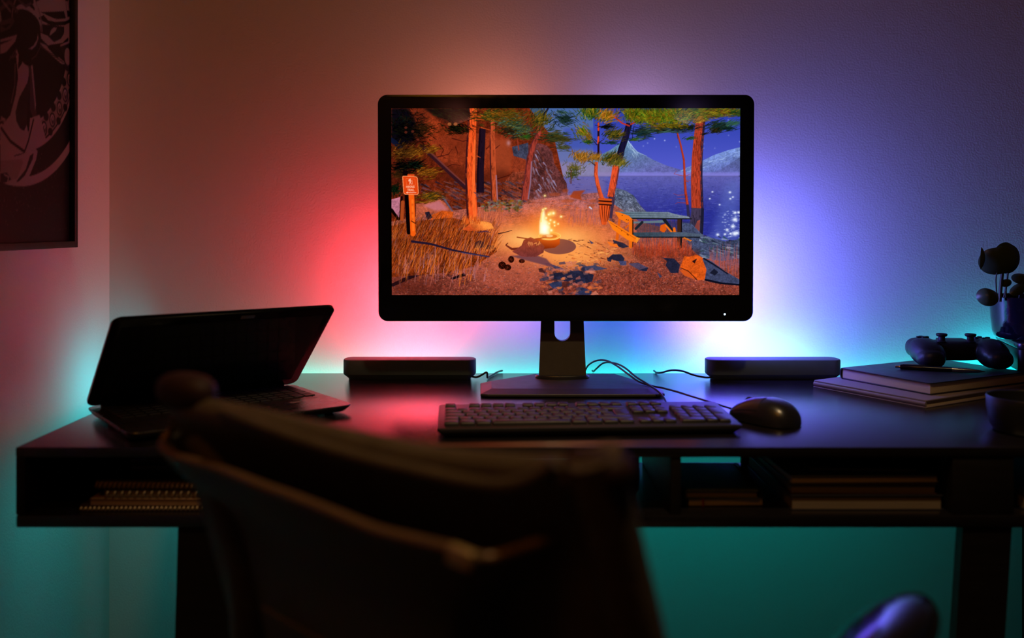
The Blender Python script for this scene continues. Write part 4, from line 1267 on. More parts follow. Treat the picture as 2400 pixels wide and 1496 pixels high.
# lid hinged at the back edge, leaning forward over the keys
PH = math.radians(43)
HG = Matrix.Translation((0, LD / 2 - .010, .0185)) @ Matrix.Rotation(-PH, 4, 'X')      # lid plane: y toward the user before the turn
LH = .216
bm = BM()
Q = lambda i, z: [(x, y, z) for x, y in rrect(LW + .006 - 2 * i, LH - 2 * i, .014, 6, 0, -LH / 2)]
v = loft(bm, [Q(.0015, -.0030), Q(0, -.0020), Q(0, .0026), Q(.003, .0046), Q(.012, .0056)])
bmesh.ops.transform(bm, matrix=HG, verts=v)
lid = obj('lid', bm, M['gloss'], lp)
bm = BM(); box(bm, -.158, .158, -.197, -.018, -.0036, -.0030, M=HG)
obj('screen', bm, M['lens_glass'], lid)
bm = BM(); slab(bm, .022, .0070, .0008, -.0042, -.0031, .0002, cx=.026, cy=-.2045, M=HG)
obj('sticker', bm, M['label'], lid)
bm = BM()
tube(bm, [HG @ Vector((x, 0.001, .001)) for x in (-.15, -.05, .05, .15)], .0058, 14)
obj('hinge', bm, M['black'], lp)

# ------------------------------------------------------------------ books, controller, plant at the right end
def book(name, label, cat, loc, rz, L, W_, T, cover, pages, spine='left', ct=.0022, over=.003, group=None, rnd=.003):
    """a closed book lying flat; own space: x along W_, y along L, z up"""
    t = thing(name, label, cat, loc, rz, group)
    bm = BM()
    slab(bm, W_, L, rnd, 0, ct, .0006); slab(bm, W_, L, rnd, T - ct, T, .0006)
    if spine:
        sx = -1 if spine == 'left' else 1
        rings = []
        for y in (-L / 2 + .0005, L / 2 - .0005):
            r_ = []
            for k in range(9):
                a = PI / 2 + PI * k / 8
                r_.append((sx * (W_ / 2 - .002) + sx * -.005 * math.cos(a) * 1.0, y, T / 2 + (T / 2) * math.sin(a)))
            for k in range(9):
                a = 3 * PI / 2 - PI * k / 8
                r_.append((sx * (W_ / 2 - .002) + sx * -.0028 * math.cos(a), y, T / 2 + (T / 2 - ct) * math.sin(a)))
            rings.append(r_)
        loft(bm, rings)
    obj('cover', bm, M[cover], t)
    bm = BM(); box(bm, -W_ / 2 + (.001 if spine == 'left' else over), W_ / 2 - (over if spine != 'right' else .001), -L / 2 + over, L / 2 - over, ct * .9, T - ct * .9)
    obj('pages', bm, M[pages], t, smooth=False)
    return t


# the folder: near corner at (.672, 1.494)
A1 = math.radians(31)
u, v_ = Vector((math.cos(A1), math.sin(A1), 0)), Vector((-math.sin(A1), math.cos(A1), 0))
c1 = Vector((.672, 1.492, DESK)) + u * .155 + v_ * .116
fd = thing('document_folder', 'mauve grey document folder lying under the dark notebook', 'folder', c1, A1)
bm = BM(); slab(bm, .310, .232, .004, 0, .0016, .0004); slab(bm, .308, .230, .004, .0102, .0126, .0005)
rings = [[(x, -.1135 - .0030 * math.sin(PI * k / 8), .0012 + .0100 * k / 8) for k in range(9)] + [(x, -.1115, .0112), (x, -.1115, .0012)] for x in (-.148, .150)]
rings = [[(-.1525 - .0030 * math.sin(PI * k / 8), y, .0012 + .0100 * k / 8) for k in range(9)] + [(-.1505, y, .0112), (-.1505, y, .0012)] for y in (-.114, .114)]
loft(bm, rings)
obj('cover', bm, M['folder'], fd)
bm = BM()
for k in range(5):
    s = random.uniform(-.002, .002)
    box(bm, -.150, .1500 + s, -.113 + s, .112, .0017 + k * .0017, .0032 + k * .0017)
obj('papers', bm, M['paper'], fd, smooth=False)
# loose crumpled sheet poking out of the long side of the folder
bm = BM()
gx, gy = 14, 8
V = []
for j in range(gy):
    r_ = []
    for i in range(gx):
        s, t = i / (gx - 1), j / (gy - 1)
        x = .010 + .115 * s + .010 * t; y = -.105 - .050 * t * (.35 + .65 * math.sin(PI * min(1, s * 1.15))) - .004
        zz = .0058 + (.0015 - .0058) * min(1, t * 1.5) + .0018 * math.sin(s * 9) * t + .0016 * math.sin(t * 5 + s * 4) * t
        r_.append(bm.verts.new((x, y, max(.0012, zz))))
    V.append(r_)
for j in range(gy - 1):
    for i in range(gx - 1):
        bm.faces.new((V[j][i], V[j][i + 1], V[j + 1][i + 1], V[j + 1][i]))
sh = obj('crumpled_sheet', bm, M['paper'], None)
sh.modifiers.new('s', 'SOLIDIFY').thickness = .0003
sh.location = c1; sh.rotation_euler = (0, 0, A1)
tag(sh, 'crumpled corner of paper sticking out from under the mauve folder', 'paper')

# the notebook: near corner of its cover at (.697, 1.534)
A2 = math.radians(27.8)
u, v_ = Vector((math.cos(A2), math.sin(A2), 0)), Vector((-math.sin(A2), math.cos(A2), 0))
ZN = DESK + .0128
c2 = Vector((.699, 1.536, ZN)) + u * .130 + v_ * .0955
nb = book('notebook', 'dark hardback notebook with cream pages on top of the mauve folder', 'notebook', c2, A2 - PI / 2, .260, .191, .0205, 'cover', 'paper', spine='left', rnd=.006)
ZT = ZN + .0205

# pen on the notebook
pa, pb = Vector((.7035, 1.688, ZT)), Vector((.838, 1.628, ZT))
d = (pb - pa); pr = math.atan2(d.y, d.x)
pn = thing('ballpoint_pen', 'black and silver click pen lying on the dark notebook', 'pen', (pa + pb) / 2, pr)
Lp_ = d.length
RX = Matrix.Translation((-Lp_ / 2, 0, .0048)) @ Matrix.Rotation(PI / 2, 4, 'Y')
bm = BM(); lathe(bm, [(.0043, .0085), (.0047, .010), (.0048, .05), (.0046, .094)], 20, RX); obj('barrel', bm, M['gloss'], pn)
bm = BM(); lathe(bm, [(.0046, .094), (.0044, .12), (.0030, .136), (.0012, .144), (.0005, Lp_)], 20, RX); obj('tip', bm, M['chrome'], pn)
bm = BM(); lathe(bm, [(.0024, 0), (.0026, .0005), (.0026, .0090)], 16, RX); obj('click_button', bm, M['chrome'], pn)
bm = BM(); box(bm, -Lp_ / 2 + .012, -Lp_ / 2 + .050, -.0012, .0012, .0096, .0106, .0003); obj('clip', bm, M['chrome'], pn)

# game controller
gc = thing('game_controller', 'black game controller with two thumb sticks on the dark notebook', 'controller', (.8330, 1.730, ZT), math.radians(-4))
bm = BM()
# own space: x to the right, -y the grip ends (toward the room), z up
ellipsoid(bm, (0, .006, .0290), (.066, .029, .0195), 14, e=2.7)
for s in (-1, 1):
    ellipsoid(bm, (s * .0560, .010, .0315), (.0285, .030, .0195), 14, e=2.6)
    Mx = Matrix.Rotation(math.radians(s * -7), 4, 'Z') @ Matrix.Rotation(math.radians(16), 4, 'X')
    ellipsoid(bm, (s * .0585, -.022, .0265), (.0285, .040, .0235), 14, M=Mx, e=2.3)
    ellipsoid(bm, (s * .0600, -.044, .0190), (.0250, .022, .0185), 12, e=2.2)
fuse('body', bm, M['black'], gc, .0015, 8)
for s in (-1, 1):
    bm = BM()
    Mx = Matrix.Translation((s * .0262, -.006, .0455))
    lathe(bm, [(.0095, 0), (.0062, .003), (.0060, .0095), (.0088, .0105), (.0100, .0125), (.0100, .0145), (.0090, .0155), (.0070, .0150), (.004, .0143)], 28, Mx)
    obj('thumb_stick', bm, M['cable'], gc)
    bm = BM(); slab(bm, .034, .010, .004, .030, .046, .002, cx=s * .0545, cy=.0335); obj('shoulder_button', bm, M['black'], gc)
bm = BM()
box(bm, -.0655, -.0435, .0085, .0155,   .0500, .0535, .0008); box(bm, -.0580, -.0510, .001, .023,   .0500, .0535, .0008)
obj('direction_pad', bm, M['black'], gc)
for dx, dy in ((0, .0105), (0, -.0105), (.0105, 0), (-.0105, 0)):
    bm = BM(); lathe(bm, [(.0045, .048), (.0045, .0522), (.0035, .0530)], 18, Matrix.Translation((.0545 + dx, .012 + dy, 0))); obj('face_button', bm, M['black'], gc)
bm = BM(); slab(bm, .050, .026, .004, .044, .0488, .001, cy=.016); obj('touchpad', bm, M['black'], gc)

# box under the plant
A3 = math.radians(-14.5)
u, v_ = Vector((math.cos(A3), math.sin(A3), 0)), Vector((-math.sin(A3), math.cos(A3), 0))
c3 = Vector((.912, 1.655, ZT)) + u * .0925 + v_ * .085
bx = thing('storage_box', 'black lidded box on the notebook end carrying the potted plant', 'box', c3, A3)
BH = .0515
bm = BM(); slab(bm, .183, .166, .010, 0, BH - .012, .002); obj('body', bm, M['black'], bx)
bm = BM(); slab(bm, .185, .170, .012, BH - .0115, BH, .003); obj('lid', bm, M['satin'], bx)

# plant
pc = Vector((.9740, 1.718, ZT + BH))
pl = thing('potted_plant', 'round leaved plant in a glossy dark blue pot on the black box', 'plant', pc)
bm = BM()
lathe(bm, [(.055, 0), (.062, .0015), (.0665, .006), (.069, .015), (.0715, .040), (.0735, .072), (.0745, .079), (.0735, .0805), (.0715, .079), (.0705, .070), (.0690, .058)], 56, cap1=False)
obj('pot', bm, M['pot'], pl)
bm = BM(); lathe(bm, [(.0695, .058), (.0697, .066), (.045, .069), (.01, .070)], 40, cap0=False); obj('soil', bm, M['soil'], pl)


def leaf(c, rx, rz, yaw, pitch, roll, cup, notch=.0, parent=None, m='leaf', th=.0012, droop=0.):
    """a round fleshy leaf, in its own plane x-z, cupped along y"""
    bm = BM()
    n, q = 36, 7
    Mx = Matrix.Translation(c) @ Matrix.Rotation(yaw, 4, 'Z') @ Matrix.Rotation(pitch, 4, 'X') @ Matrix.Rotation(roll, 4, 'Y')
    rows = []
    for side in (1, -1):
        for j in range(q + 1):
            s = j / q
            if side == -1:
                s = 1 - s
            ring_ = []
            for k in range(n):
                a = 2 * PI * k / n
                r_ = s * (1 - notch * math.exp(-((a - PI / 2 + PI) % (2 * PI) - PI) ** 2 / .10))
                x, z = r_ * rx * math.cos(a), r_ * rz * math.sin(a)
                y = cup * (s * s) + side * th * .5 * (1 - s ** 4) + droop * (z / rz) ** 2
                ring_.append(Mx @ Vector((x, y, z)))
            rows.append(ring_)
    loft(bm, rows)
    return obj('leaf', bm, M[m], parent)


W1 = lambda px, py, y: at(px, py, y) - pc
leaf(W1(2364, 604, 1.700), .0270, .0300, .15, -.12, .5, .006, .06, pl)
leaf(W1(2340, 612, 1.672), .0325, .0265, -.2, .15, -.25, .007, .10, pl)
leaf(W1(2308, 606, 1.668), .0075, .0210, .9, 0, .25, .006, 0, pl)
cl = leaf(W1(2318, 693, 1.628), .0185, .0165, -.25, -.30, .35, .012, .05, pl, 'leaf')
leaf(W1(2361, 663, 1.69), .0120, .0072, .2, -.2, -.2, .003, 0, pl)
leaf(W1(2398, 652, 1.70), .0200, .0110, .1, -.4, .1, .005, 0, pl)
leaf(W1(2390, 676, 1.69), .0200, .0100, .0, -.5, -.5, .005, 0, pl)
for a, b_, c_, r_ in (((2343, 692, 1.69), (2346, 668, 1.69), (2349, 640, 1.685), .0032), ((2338, 692, 1.685), (2334, 660, 1.685), (2337, 636, 1.68), .0014), ((2352, 692, 1.70), (2358, 672, 1.70), (2362, 640, 1.70), .0020),
                      ((2332, 696, 1.67), (2324, 690, 1.65), (2319, 692, 1.632), .0020), ((2358, 692, 1.69), (2358, 676, 1.69), (2361, 665, 1.688), .0014), ((2388, 696, 1.70), (2392, 676, 1.70), (2398, 655, 1.70), .0018)):
    bm = BM(); tube(bm, smooth_path([W1(*a) + Vector((0, 0, -.012)), W1(*b_), W1(*c_)], 6), r_, 8); obj('stem', bm, M['stem'], pl)

# dark round dish at the edge of the desk
ds = thing('dish', 'dark round dish on the desk in front of the mauve folder', 'dish', (.741, 1.322, DESK))
bm = BM()
lathe(bm, [(.036, 0), (.044, .002), (.050, .012), (.0530, .034), (.0535, .049), (.0527, .0508), (.0505, .0495), (.0490, .034), (.045, .014), (.03, .007), (.002, .0065)], 56)
obj('bowl', bm, M['black'], ds)
bm = BM(); lathe(bm, [(.0525, .0490), (.0537, .0500), (.0532, .0512), (.0517, .0512), (.0512, .0500)], 56, cap0=False, cap1=False); obj('rim', bm, M['black'], ds)

# ------------------------------------------------------------------ things on the shelf under the top
SZ = .6494 + .0002


def spiral_pad(label, x0, x1, yf, L, z, T, cover, pages, coil, rz=0., wire='wire', group=None, pitch=.0085):
    """spiral notebook lying with its wire toward the room; own space x along the wire"""
    W_ = x1 - x0
    t = thing('spiral_notebook', label, 'notebook', ((x0 + x1) / 2, yf + L / 2, z), rz, group)
    bm = BM(); slab(bm, W_, L, .003, 0, .0010, .0003); slab(bm, W_, L, .003, T - .0010, T, .0003); obj('cover', bm, M[cover], t)
    bm = BM(); box(bm, -W_ / 2 + .001, W_ / 2 - .001, -L / 2 + .001, L / 2 - .002, .0009, T - .0009); obj('pages', bm, M[pages], t, smooth=False)
    if coil:
        bm = BM()
        n = int(W_ / pitch)
        for k in range(n):
            x = -W_ / 2 + pitch * (k + .5)
            pts = [(x + .0012 * math.sin(a), -L / 2 + .001 - (T * .5 + .0005) * math.cos(a) * .9, T / 2 + (T * .5 - .0013) * math.sin(a)) for a in [2 * PI * q / 12 for q in range(13)]]
            tube(bm, pts, .0011, 6)
        obj('wire_binding', bm, M[wire], t)
    return t


G1 = 'notebooks piled in the left compartment'
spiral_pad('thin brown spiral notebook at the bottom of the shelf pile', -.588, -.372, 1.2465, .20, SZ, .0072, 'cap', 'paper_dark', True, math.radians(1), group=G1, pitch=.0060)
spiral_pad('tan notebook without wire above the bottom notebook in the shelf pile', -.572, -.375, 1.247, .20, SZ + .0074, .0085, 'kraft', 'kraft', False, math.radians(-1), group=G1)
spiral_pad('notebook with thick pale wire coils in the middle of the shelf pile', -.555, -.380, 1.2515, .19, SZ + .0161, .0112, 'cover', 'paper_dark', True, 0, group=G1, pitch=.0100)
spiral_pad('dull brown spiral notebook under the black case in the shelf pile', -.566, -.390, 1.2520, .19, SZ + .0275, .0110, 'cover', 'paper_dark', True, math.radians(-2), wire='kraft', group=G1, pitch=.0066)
cs = thing('storage_case', 'flat black case on top of the piled notebooks in the shelf', 'case', (-.463, 1.345, SZ + .0387), math.radians(-3))
bm = BM(); slab(bm, .150, .120, .012, 0, .0130, .003); obj('body', bm, M['black'], cs)
bm = BM(); slab(bm, .151, .121, .012, .0132, .0235, .004); obj('lid', bm, M['black'], cs)

# lens canister
ln = thing('camera_lens', 'black camera lens standing on the shelf left of the divider', 'lens', (.1575, 1.290, SZ))
bm = BM(); lathe(bm, [(.014, 0), (.016, .001), (.0165, .012), (.0205, .018), (.0210, .066), (.0205, .068), (.0165, .068), (.0160, .060)], 40, cap1=True); obj('barrel', bm, M['black'], ln)
bm = BM(); lathe(bm, [(.0175, .0675), (.0203, .0675), (.0203, .0695), (.0190, .0702), (.0175, .0695)], 40, cap0=False, cap1=False); obj('rim', bm, M['chrome'], ln)
bm = BM(); lathe(bm, [(.0214, .030), (.0218, .031), (.0218, .046), (.0214, .047)], 40, cap0=False, cap1=False); obj('focus_ring', bm, M['cable'], ln)

# small pads right of the divider
G2 = 'small pads right of the divider'
sp = book('small_notebook', 'small cream notebook with a red ribbon at the bottom of the short pile', 'notebook', (.2925, 1.340, SZ), math.radians(2), .148, .108, .0115, 'cover', 'paper', spine=None, ct=.001, group=G2)
bm = BM(); box(bm, -.0335, -.0315, -.0755, -.074, .0005, .0112); obj('ribbon', bm, M['red'], sp)
sp = book('small_notebook', 'grey teal wire bound pad on top of the short pile', 'notebook', (.2895, 1.340, SZ + .0117), math.radians(-1), .150, .104, .0102, 'teal_cover', 'paper_dark', spine=None, ct=.001, group=G2)
bm = BM()
for k in range(17):
    y = -.066 + k * .0083
    tube(bm, [(.052 + .0055 * math.cos(a), y + .001 * math.sin(a), .0052 + .0066 * math.sin(a)) for a in [2 * PI * q / 12 for q in range(13)]], .0010, 6)
obj('wire_binding', bm, M['black'], sp)

# tall pile of books against the right divider
G3 = 'books piled against the right divider'
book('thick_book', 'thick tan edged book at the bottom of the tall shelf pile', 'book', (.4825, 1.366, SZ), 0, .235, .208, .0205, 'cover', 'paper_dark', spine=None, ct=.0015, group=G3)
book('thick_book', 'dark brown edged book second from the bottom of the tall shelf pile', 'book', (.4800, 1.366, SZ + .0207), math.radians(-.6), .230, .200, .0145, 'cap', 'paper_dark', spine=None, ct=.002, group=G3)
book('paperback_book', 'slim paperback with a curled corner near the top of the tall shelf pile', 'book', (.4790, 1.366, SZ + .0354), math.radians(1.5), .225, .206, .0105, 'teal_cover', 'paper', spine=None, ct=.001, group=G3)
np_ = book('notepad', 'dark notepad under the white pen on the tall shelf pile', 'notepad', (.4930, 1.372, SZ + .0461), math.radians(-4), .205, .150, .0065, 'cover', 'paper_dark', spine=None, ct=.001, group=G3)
sp = thing('marker_pen', 'pale marker pen lying on the dark notepad inside the shelf', 'pen', (.478, 1.370, SZ + .0527), math.radians(-14))
RX = Matrix.Translation((-.06, 0, .0046)) @ Matrix.Rotation(PI / 2, 4, 'Y')
bm = BM(); lathe(bm, [(.003, .030), (.0045, .031), (.0045, .066), (.0042, .068)], 18, RX); obj('barrel', bm, M['white'], sp)
bm = BM(); lathe(bm, [(.0042, .068), (.004, .115), (.0032, .118)], 18, RX); obj('cap', bm, M['gloss'], sp)
bm = BM(); lathe(bm, [(.0008, .008), (.0030, .022), (.0034, .030)], 18, RX); obj('tip', bm, M['gloss'], sp)
ll = thing('lighter', 'small amber plastic lighter on the tall shelf pile beside the marker pen', 'lighter', (.547, 1.345, SZ + .0527), math.radians(6))
bm = BM(); slab(bm, .040, .010, .003, 0, .0075, .001); obj('body', bm, M['orange'], ll)
bm = BM(); slab(bm, .010, .009, .002, .0005, .0070, .001, cx=.0252); obj('cap', bm, M['chrome'], ll)
# book beyond the right leg
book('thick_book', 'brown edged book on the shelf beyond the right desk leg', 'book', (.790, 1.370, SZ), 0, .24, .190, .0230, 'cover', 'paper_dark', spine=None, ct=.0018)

# ------------------------------------------------------------------ office chair seen from behind
# own space: x along the back (left to right), y toward the seat front, z up; reclined
CA = math.atan2(-.569, .822)
ch = thing('office_chair', 'brown leather office chair turned toward the desk with its back to us', 'chair', (-.1215 + .10, .6910 + .145, 0), CA)
CW = .455


def P(s, t, n):
    """s along the back 0..CW, t down from the top edge, n rearward; point in the chair's space"""
    return Vector((s - CW / 2, -.176 + .30 * t - n, .900 - t))


TOPT = [(0, .012), (.063, .011), (.117, .0125), (.167, .0145), (.235, .0175), (.30, .0185), (.3355, .0165), (.39, .0120), (.416, .008), (.455, .005)]


def top(s):
    s = min(CW, max(0, s))
    for (a, ta), (b_, tb) in zip(TOPT, TOPT[1:]):
        if s <= b_:
            return ta + (tb - ta) * (s - a) / (b_ - a)
    return TOPT[-1][1]


# front pad of the backrest with its rolled top
bm = BM()
prof = [(.000, .004), (.004, .013), (.012, .019), (.022, .0185), (.032, .013), (.050, .008), (.10, .008), (.20, .010), (.40, .010), (.42, -.005), (.41, -.028), (.30, -.040), (.18, -.038), (.08, -.030), (.03, -.022), (.010, -.012), (.002, -.003)]
rings = []
for k in range(41):
    s = .006 + (CW - .012) * k / 40
    e = min(1, min(k, 40 - k) / 3.0)
    e = .55 + .45 * math.sin(e * PI / 2)
    rings.append([P(s, top(s) + .004 + (t - .004) * e, n * e) for t, n in prof])
loft(bm, rings)
obj('backrest_cushion', bm, M['leather'], ch, angle=60)
# raised leather end caps
for sc_, tc_, rs, rt in ((.028, .009, .033, .0165), (CW - .016, .016, .024, .013)):
    bm = BM()
    Mx = Matrix.Translation(P(sc_, tc_, .002))
    ellipsoid(bm, (0, 0, 0), (rs, .017, rt), 14, M=Mx, e=2.6)
    obj('end_cap', bm, M['cap'], ch, angle=60)
bm = BM()
pip = [(.0941, .0167, .018), (.1397, .0212, .022), (.1867, .0271, .022), (.2521, .0328, .022), (.312, .0345, .022), (.3596, .0343, .022), (.3879, .0294, .022), (.408, .0198, .020), (.4165, .0117, .016)]
tube(bm, smooth_path([P(*q) for q in pip], 6), .0052, 10)
obj('piping', bm, M['leather'], ch)
# rear shell: a pan that wraps the back of the cushion, open at the top
LIP = [(-.0067, .0411, -.005), (-.0113, .0509, .005), (-.0077, .0621, .02), (.0219, .0639, .032), (.0574, .0629, .038), (.106, .0616, .044), (.1577, .0644, .05), (.2065, .0667, .054), (.2502, .0702, .057), (.2867, .0736, .059),
       (.3233, .073, .06), (.3552, .0727, .06), (.3679, .0759, .057), (.3741, .0777, .05), (.3825, .0755, .04), (.3918, .0725, .025), (.402, .0689, .01), (.4147, .0634, -.008), (.4229, .0598, -.018)]
path = [tuple(q) for q in smooth_path(LIP, 4)]
bm = BM()
lev = [0, .006, .02, .035, .05, .065, .09, .13, .20, .28, .36]
rows_o, rows_i = [], []
for j, d_ in enumerate(lev):
    ro, ri = [], []
    q_ = min(1, d_ / .06); q_ = q_ * q_ * (3 - 2 * q_)
    for (s, t0, n) in path:
        m_ = .215
        so_ = s + (m_ - s) * .26 * q_
        no_ = n - .014 * q_
        ro.append(P(so_, t0 + d_, no_)); ri.append(P(so_ + (m_ - so_) * .02, t0 + d_ + (.001 if j == 0 else 0), no_ - .009))
    rows_o.append(ro); rows_i.append(ri)
OUT, INN = [], []
for rows in (rows_o, rows_i):
    V = [[bm.verts.new(p) for p in r_] for r_ in rows]
    for a, b_ in zip(V, V[1:]):
        for k in range(len(a) - 1):
            bm.faces.new((a[k], a[k + 1], b_[k + 1], b_[k]))
    (OUT if rows is rows_o else INN).extend(V)
for k in range(len(path) - 1):
    bm.faces.new((OUT[0][k], OUT[0][k + 1], INN[0][k + 1], INN[0][k])); bm.faces.new((OUT[-1][k], OUT[-1][k + 1], INN[-1][k + 1], INN[-1][k]))
for j in range(len(lev) - 1):
    for e in (0, -1):
        bm.faces.new((OUT[j][e], OUT[j + 1][e], INN[j + 1][e], INN[j][e]))
shl = obj('back_shell', bm, M['shell'], ch, angle=50)
bm = BM(); tube(bm, [P(s, t - .001, n - .003) for s, t, n in path], .0042, 10)
obj('lip_trim', bm, M['trim'], ch)
bm = BM(); box(bm, -.0100, .0100, -.004, .004, -.0062, .0062, .0015, M=Matrix.Translation(P(.364, .0735, .0610)) @ Matrix.Rotation(.12, 4, 'Y')); obj('trim_highlight', bm, M['trim_glint'], ch)  # added plate in the shape of the trim's bright highlight
# side uprights
for side in (0, 1):
    bm = BM()
    if side == 0:
        pts = [P(s, t, n) for s, t, n in ((.040, .045, .004), (.058, .085, .010), (.064, .12, .014), (.064, .16, .014), (.058, .20, .014), (.042, .25, .014), (.035, .32, .012), (.035, .44, .010))]
    else:
        pts = [P(.4400 + .014 * min(1, t / .15), t, .006) for t in (.006, .04, .08, .13, .19, .26, .34, .44)]
    tube(bm, smooth_path(pts, 4), .0165, 14, flat=(.85, 1.2))
    obj('upright', bm, M['leather'], ch)
# seam ridge and bolts on the shell
bm = BM(); tube(bm, [P(.10 + .22 * q / 20, .190 + .010 * math.sin(PI * q / 20), .032 + .014 * q / 20) for q in range(21)], .0020, 8)
obj('seam', bm, M['shell'], ch)
for s, t, n in ((.4147, .0590, -.002), (-.0067, .0400, .000)):
    bm = BM(); ellipsoid(bm, P(s, t, n), (.0045, .003, .0045), 10); obj('bolt', bm, M['trim'], ch)
# seat, arms, column and base
bm = BM(); slab(bm, .48, .47, .06, .455, .525, .022, n=10, cy=.13); obj('seat', bm, M['leather'], ch)
for sx in (-1, 1):
    ax, ay, az = (.300, .145, .672) if sx > 0 else (-.270, .060, .680)
    bm = BM()
    ellipsoid(bm, (ax, ay, az), (.054, .105, .025), 18, M=Matrix.Rotation(math.radians(-36 * sx), 4, 'Y'), e=2.5)
    obj('armrest_pad', bm, M['gloss'], ch)
    bm = BM(); tube(bm, smooth_path([(ax, ay - .03, .664), (ax, ay - .03, .60), (ax - sx * .02, .10, .50), (ax - sx * .12, .12, .462)], 6), .013, 12); obj('arm_support', bm, M['chrome'], ch)
bm = BM(); box(bm, -.05, .05, -.12, .02, .40, .47, .01); obj('back_bracket', bm, M['black'], ch)
bm = BM(); lathe(bm, [(.03, .09), (.03, .28), (.022, .28), (.022, .455)], 24, Matrix.Translation((0, .13, 0))); obj('gas_column', bm, M['chrome'], ch)
for k in range(5):
    a = 2 * PI * k / 5 + .3
    bm = BM(); tube(bm, [(0, .13, .10), (.15 * math.cos(a), .13 + .15 * math.sin(a), .085), (.29 * math.cos(a), .13 + .29 * math.sin(a), .065)], [.026, .020, .014], 12); ba = obj('base_arm', bm, M['chrome'], ch)
    bm = BM(); lathe(bm, [(.004, -.012), (.027, -.012), (.029, -.009), (.029, .009), (.027, .012), (.004, .012)], 24, Matrix.Translation((.285 * math.cos(a), .13 + .285 * math.sin(a), .029)) @ Matrix.Rotation(a + PI / 2, 4, 'Z') @ Matrix.Rotation(PI / 2, 4, 'Y')); obj('caster', bm, M['cable'], ba)

# ------------------------------------------------------------------ lights of the place
def area(name, loc, target, sx, sy, power, col, spread=180.):
    l = bpy.data.lights.new(name, 'AREA'); l.shape = 'RECTANGLE'; l.size = sx; l.size_y = sy
    l.energy = power; l.color = col; l.spread = math.radians(spread)
    o = bpy.data.objects.new(name, l); COL.objects.link(o)
    o.location = loc
    o.rotation_euler = (Vector(target) - Vector(loc)).to_track_quat('-Z', 'Z').to_euler()
    return o


# colour backlight fixed behind the monitor, light bars on the desk, strips behind and under the desk, one warm lamp in the room
# name: place, aimed at, width, height, power as r g b
LIGHTS = [
    ('backlight_left_low', (-.19, 1.785, .895), (-.26, 1.90, .90), .10, .08),
    ('backlight_left', (-.225, 1.745, .98), (-.48, 1.90, .98), .03, .20),
    ('backlight_right_low', (.40, 1.785, .885), (.47, 1.90, .86), .10, .08),
    ('backlight_right', (.415, 1.745, 1.02), (.66, 1.90, 1.02), .03, .22),
    ('backlight_top_left', (-.05, 1.74, 1.20), (-.15, 1.90, 1.45), .25, .03),
    ('backlight_top_right', (.27, 1.74, 1.20), (.37, 1.90, 1.45), .25, .03),
    ('backlight_middle_low', (.14, 1.785, .89), (.16, 1.90, .82), .22, .05),
    ('backlight_foot_left', (-.02, 1.79, .88), (-.02, 1.90, .84), .10, .05),
    ('backlight_right_far', (.425, 1.75, .93), (.95, 1.90, .90), .02, .10),
    ('strip_desk_right', (.98, 1.866, .705), (1.0, 1.90, .78), .36, .02),
    ('strip_desk_edge', (.17, 1.868, .700), (.17, 1.90, .745), 1.50, .012),
    ('strip_desk_left', (-.672, 1.80, .715), (-.832, 1.82, .735), .06, .012),
    ('strip_under_shelf', (.10, 1.56, .625), (.10, 1.90, .50), 1.30, .012),
    ('strip_under_left', (-.62, 1.56, .622), (-.80, 1.75, .45), .08, .012),
    ('room_lamp', (-.35, -.15, 2.45), (0, 1.5, .9), .22, .22),
]
POWER = {
    'backlight_left_low': (1.35, .056, .095),
    'backlight_left': (.13, .003, .005),
    'backlight_right_low': (.26, .10, 2.1),
    'backlight_right': (.20, .18, .9),
    'backlight_top_left': (.60, .16, .10),
    'backlight_top_right': (.29, .18, .45),
    'backlight_middle_low': (.0, .01, .22),
    'backlight_foot_left': (.14, .045, .13),
    'backlight_right_far': (.05, .16, .40),
    'strip_desk_right': (0, 1.5, 1.8),
    'strip_desk_edge': (0, .78, .62),
    'strip_desk_left': (0, .092, .104),
    'strip_under_shelf': (0, .50, .44),
    'strip_under_left': (0, .085, .088),
    'room_lamp': (2.3, .78, .03),
    'bar_left': (1., 3.4, 6.5),
    'bar_right': (6., 12., 28.),
}
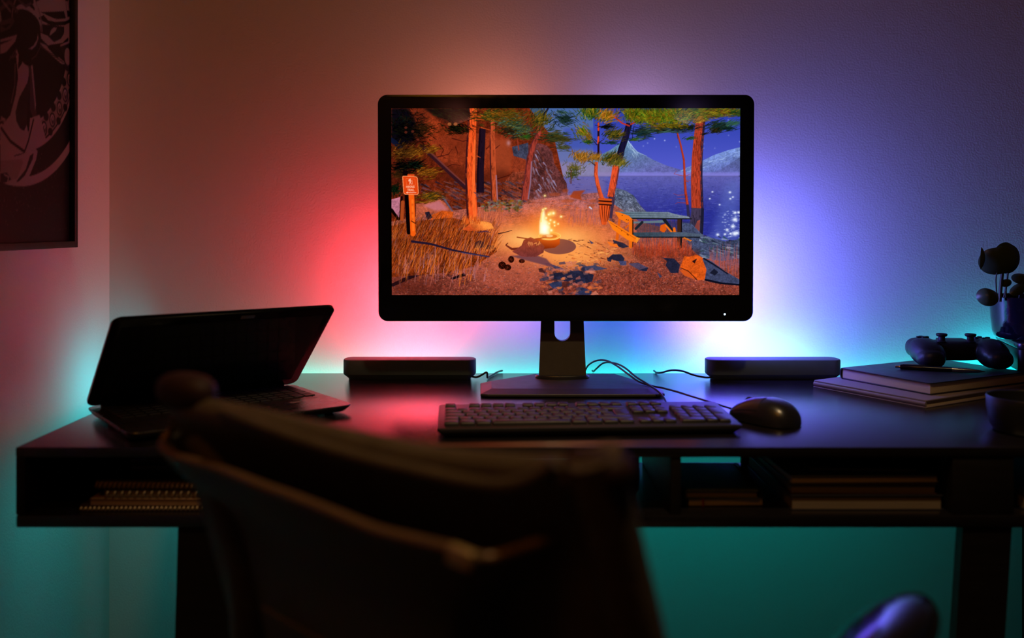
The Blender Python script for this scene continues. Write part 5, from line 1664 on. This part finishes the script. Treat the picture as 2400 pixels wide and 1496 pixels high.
for nm, lc, tg, sx_, sy_ in LIGHTS:
    r_, g_, b_ = POWER.get(nm, (0, 0, 0))
    e_ = max(r_, g_, b_)
    if e_ > 0:
        area(nm, lc, tg, sx_, sy_, e_, (r_ / e_, g_ / e_, b_ / e_), 125. if nm == 'strip_desk_left' else 180.)
for nm, mt in (('bar_left', glow['red']), ('bar_right', glow['blue'])):
    r_, g_, b_ = POWER.get(nm, (0, 0, 0)); e_ = max(r_, g_, b_)
    p_ = mt.node_tree.nodes['Principled BSDF']
    p_.inputs['Emission Strength'].default_value = e_
    if e_:
        p_.inputs['Emission Color'].default_value = (r_ / e_, g_ / e_, b_ / e_, 1)
# added warm spot brightening chair and desk items while sparing the wall
sl = bpy.data.lights.new('warm_spot_fill', 'SPOT'); sl.energy = 34.; sl.color = (1., .68, .34); sl.spot_size = math.radians(47); sl.spot_blend = .5; sl.shadow_soft_size = .05
so = bpy.data.objects.new('warm_spot_fill', sl); COL.objects.link(so); so.location = (.35, .55, 2.45); so.rotation_euler = (Vector((.20, 1.15, .75)) - Vector((.35, .55, 2.45))).to_track_quat('-Z', 'Y').to_euler()
w = bpy.data.worlds.new('world'); SC.world = w; w.use_nodes = True
wc = (.004, .003, .003)
w.node_tree.nodes['Background'].inputs['Color'].default_value = (*wc, 1)
w.node_tree.nodes['Background'].inputs['Strength'].default_value = 1.

# ------------------------------------------------------------------ camera
cam = bpy.data.cameras.new('camera'); co = bpy.data.objects.new('camera', cam); COL.objects.link(co)
co.location = (0, 0, CZ); co.rotation_euler = (PI / 2, 0, 0)
cam.sensor_fit = 'HORIZONTAL'; cam.sensor_width = 36.; cam.lens = F / 2400 * 36
cam.shift_y = -(748 - HY) / 2400
cam.clip_start = .02
cam.dof.use_dof = True; cam.dof.focus_distance = 1.71; cam.dof.aperture_fstop = 2.3; cam.dof.aperture_blades = 0
SC.camera = co
SC.view_settings.view_transform = 'Standard'; SC.view_settings.look = 'None'
SC.view_settings.exposure = 0.; SC.view_settings.gamma = 1.; SC.view_settings.use_curve_mapping = False
SC.cycles.sample_clamp_indirect = 4.
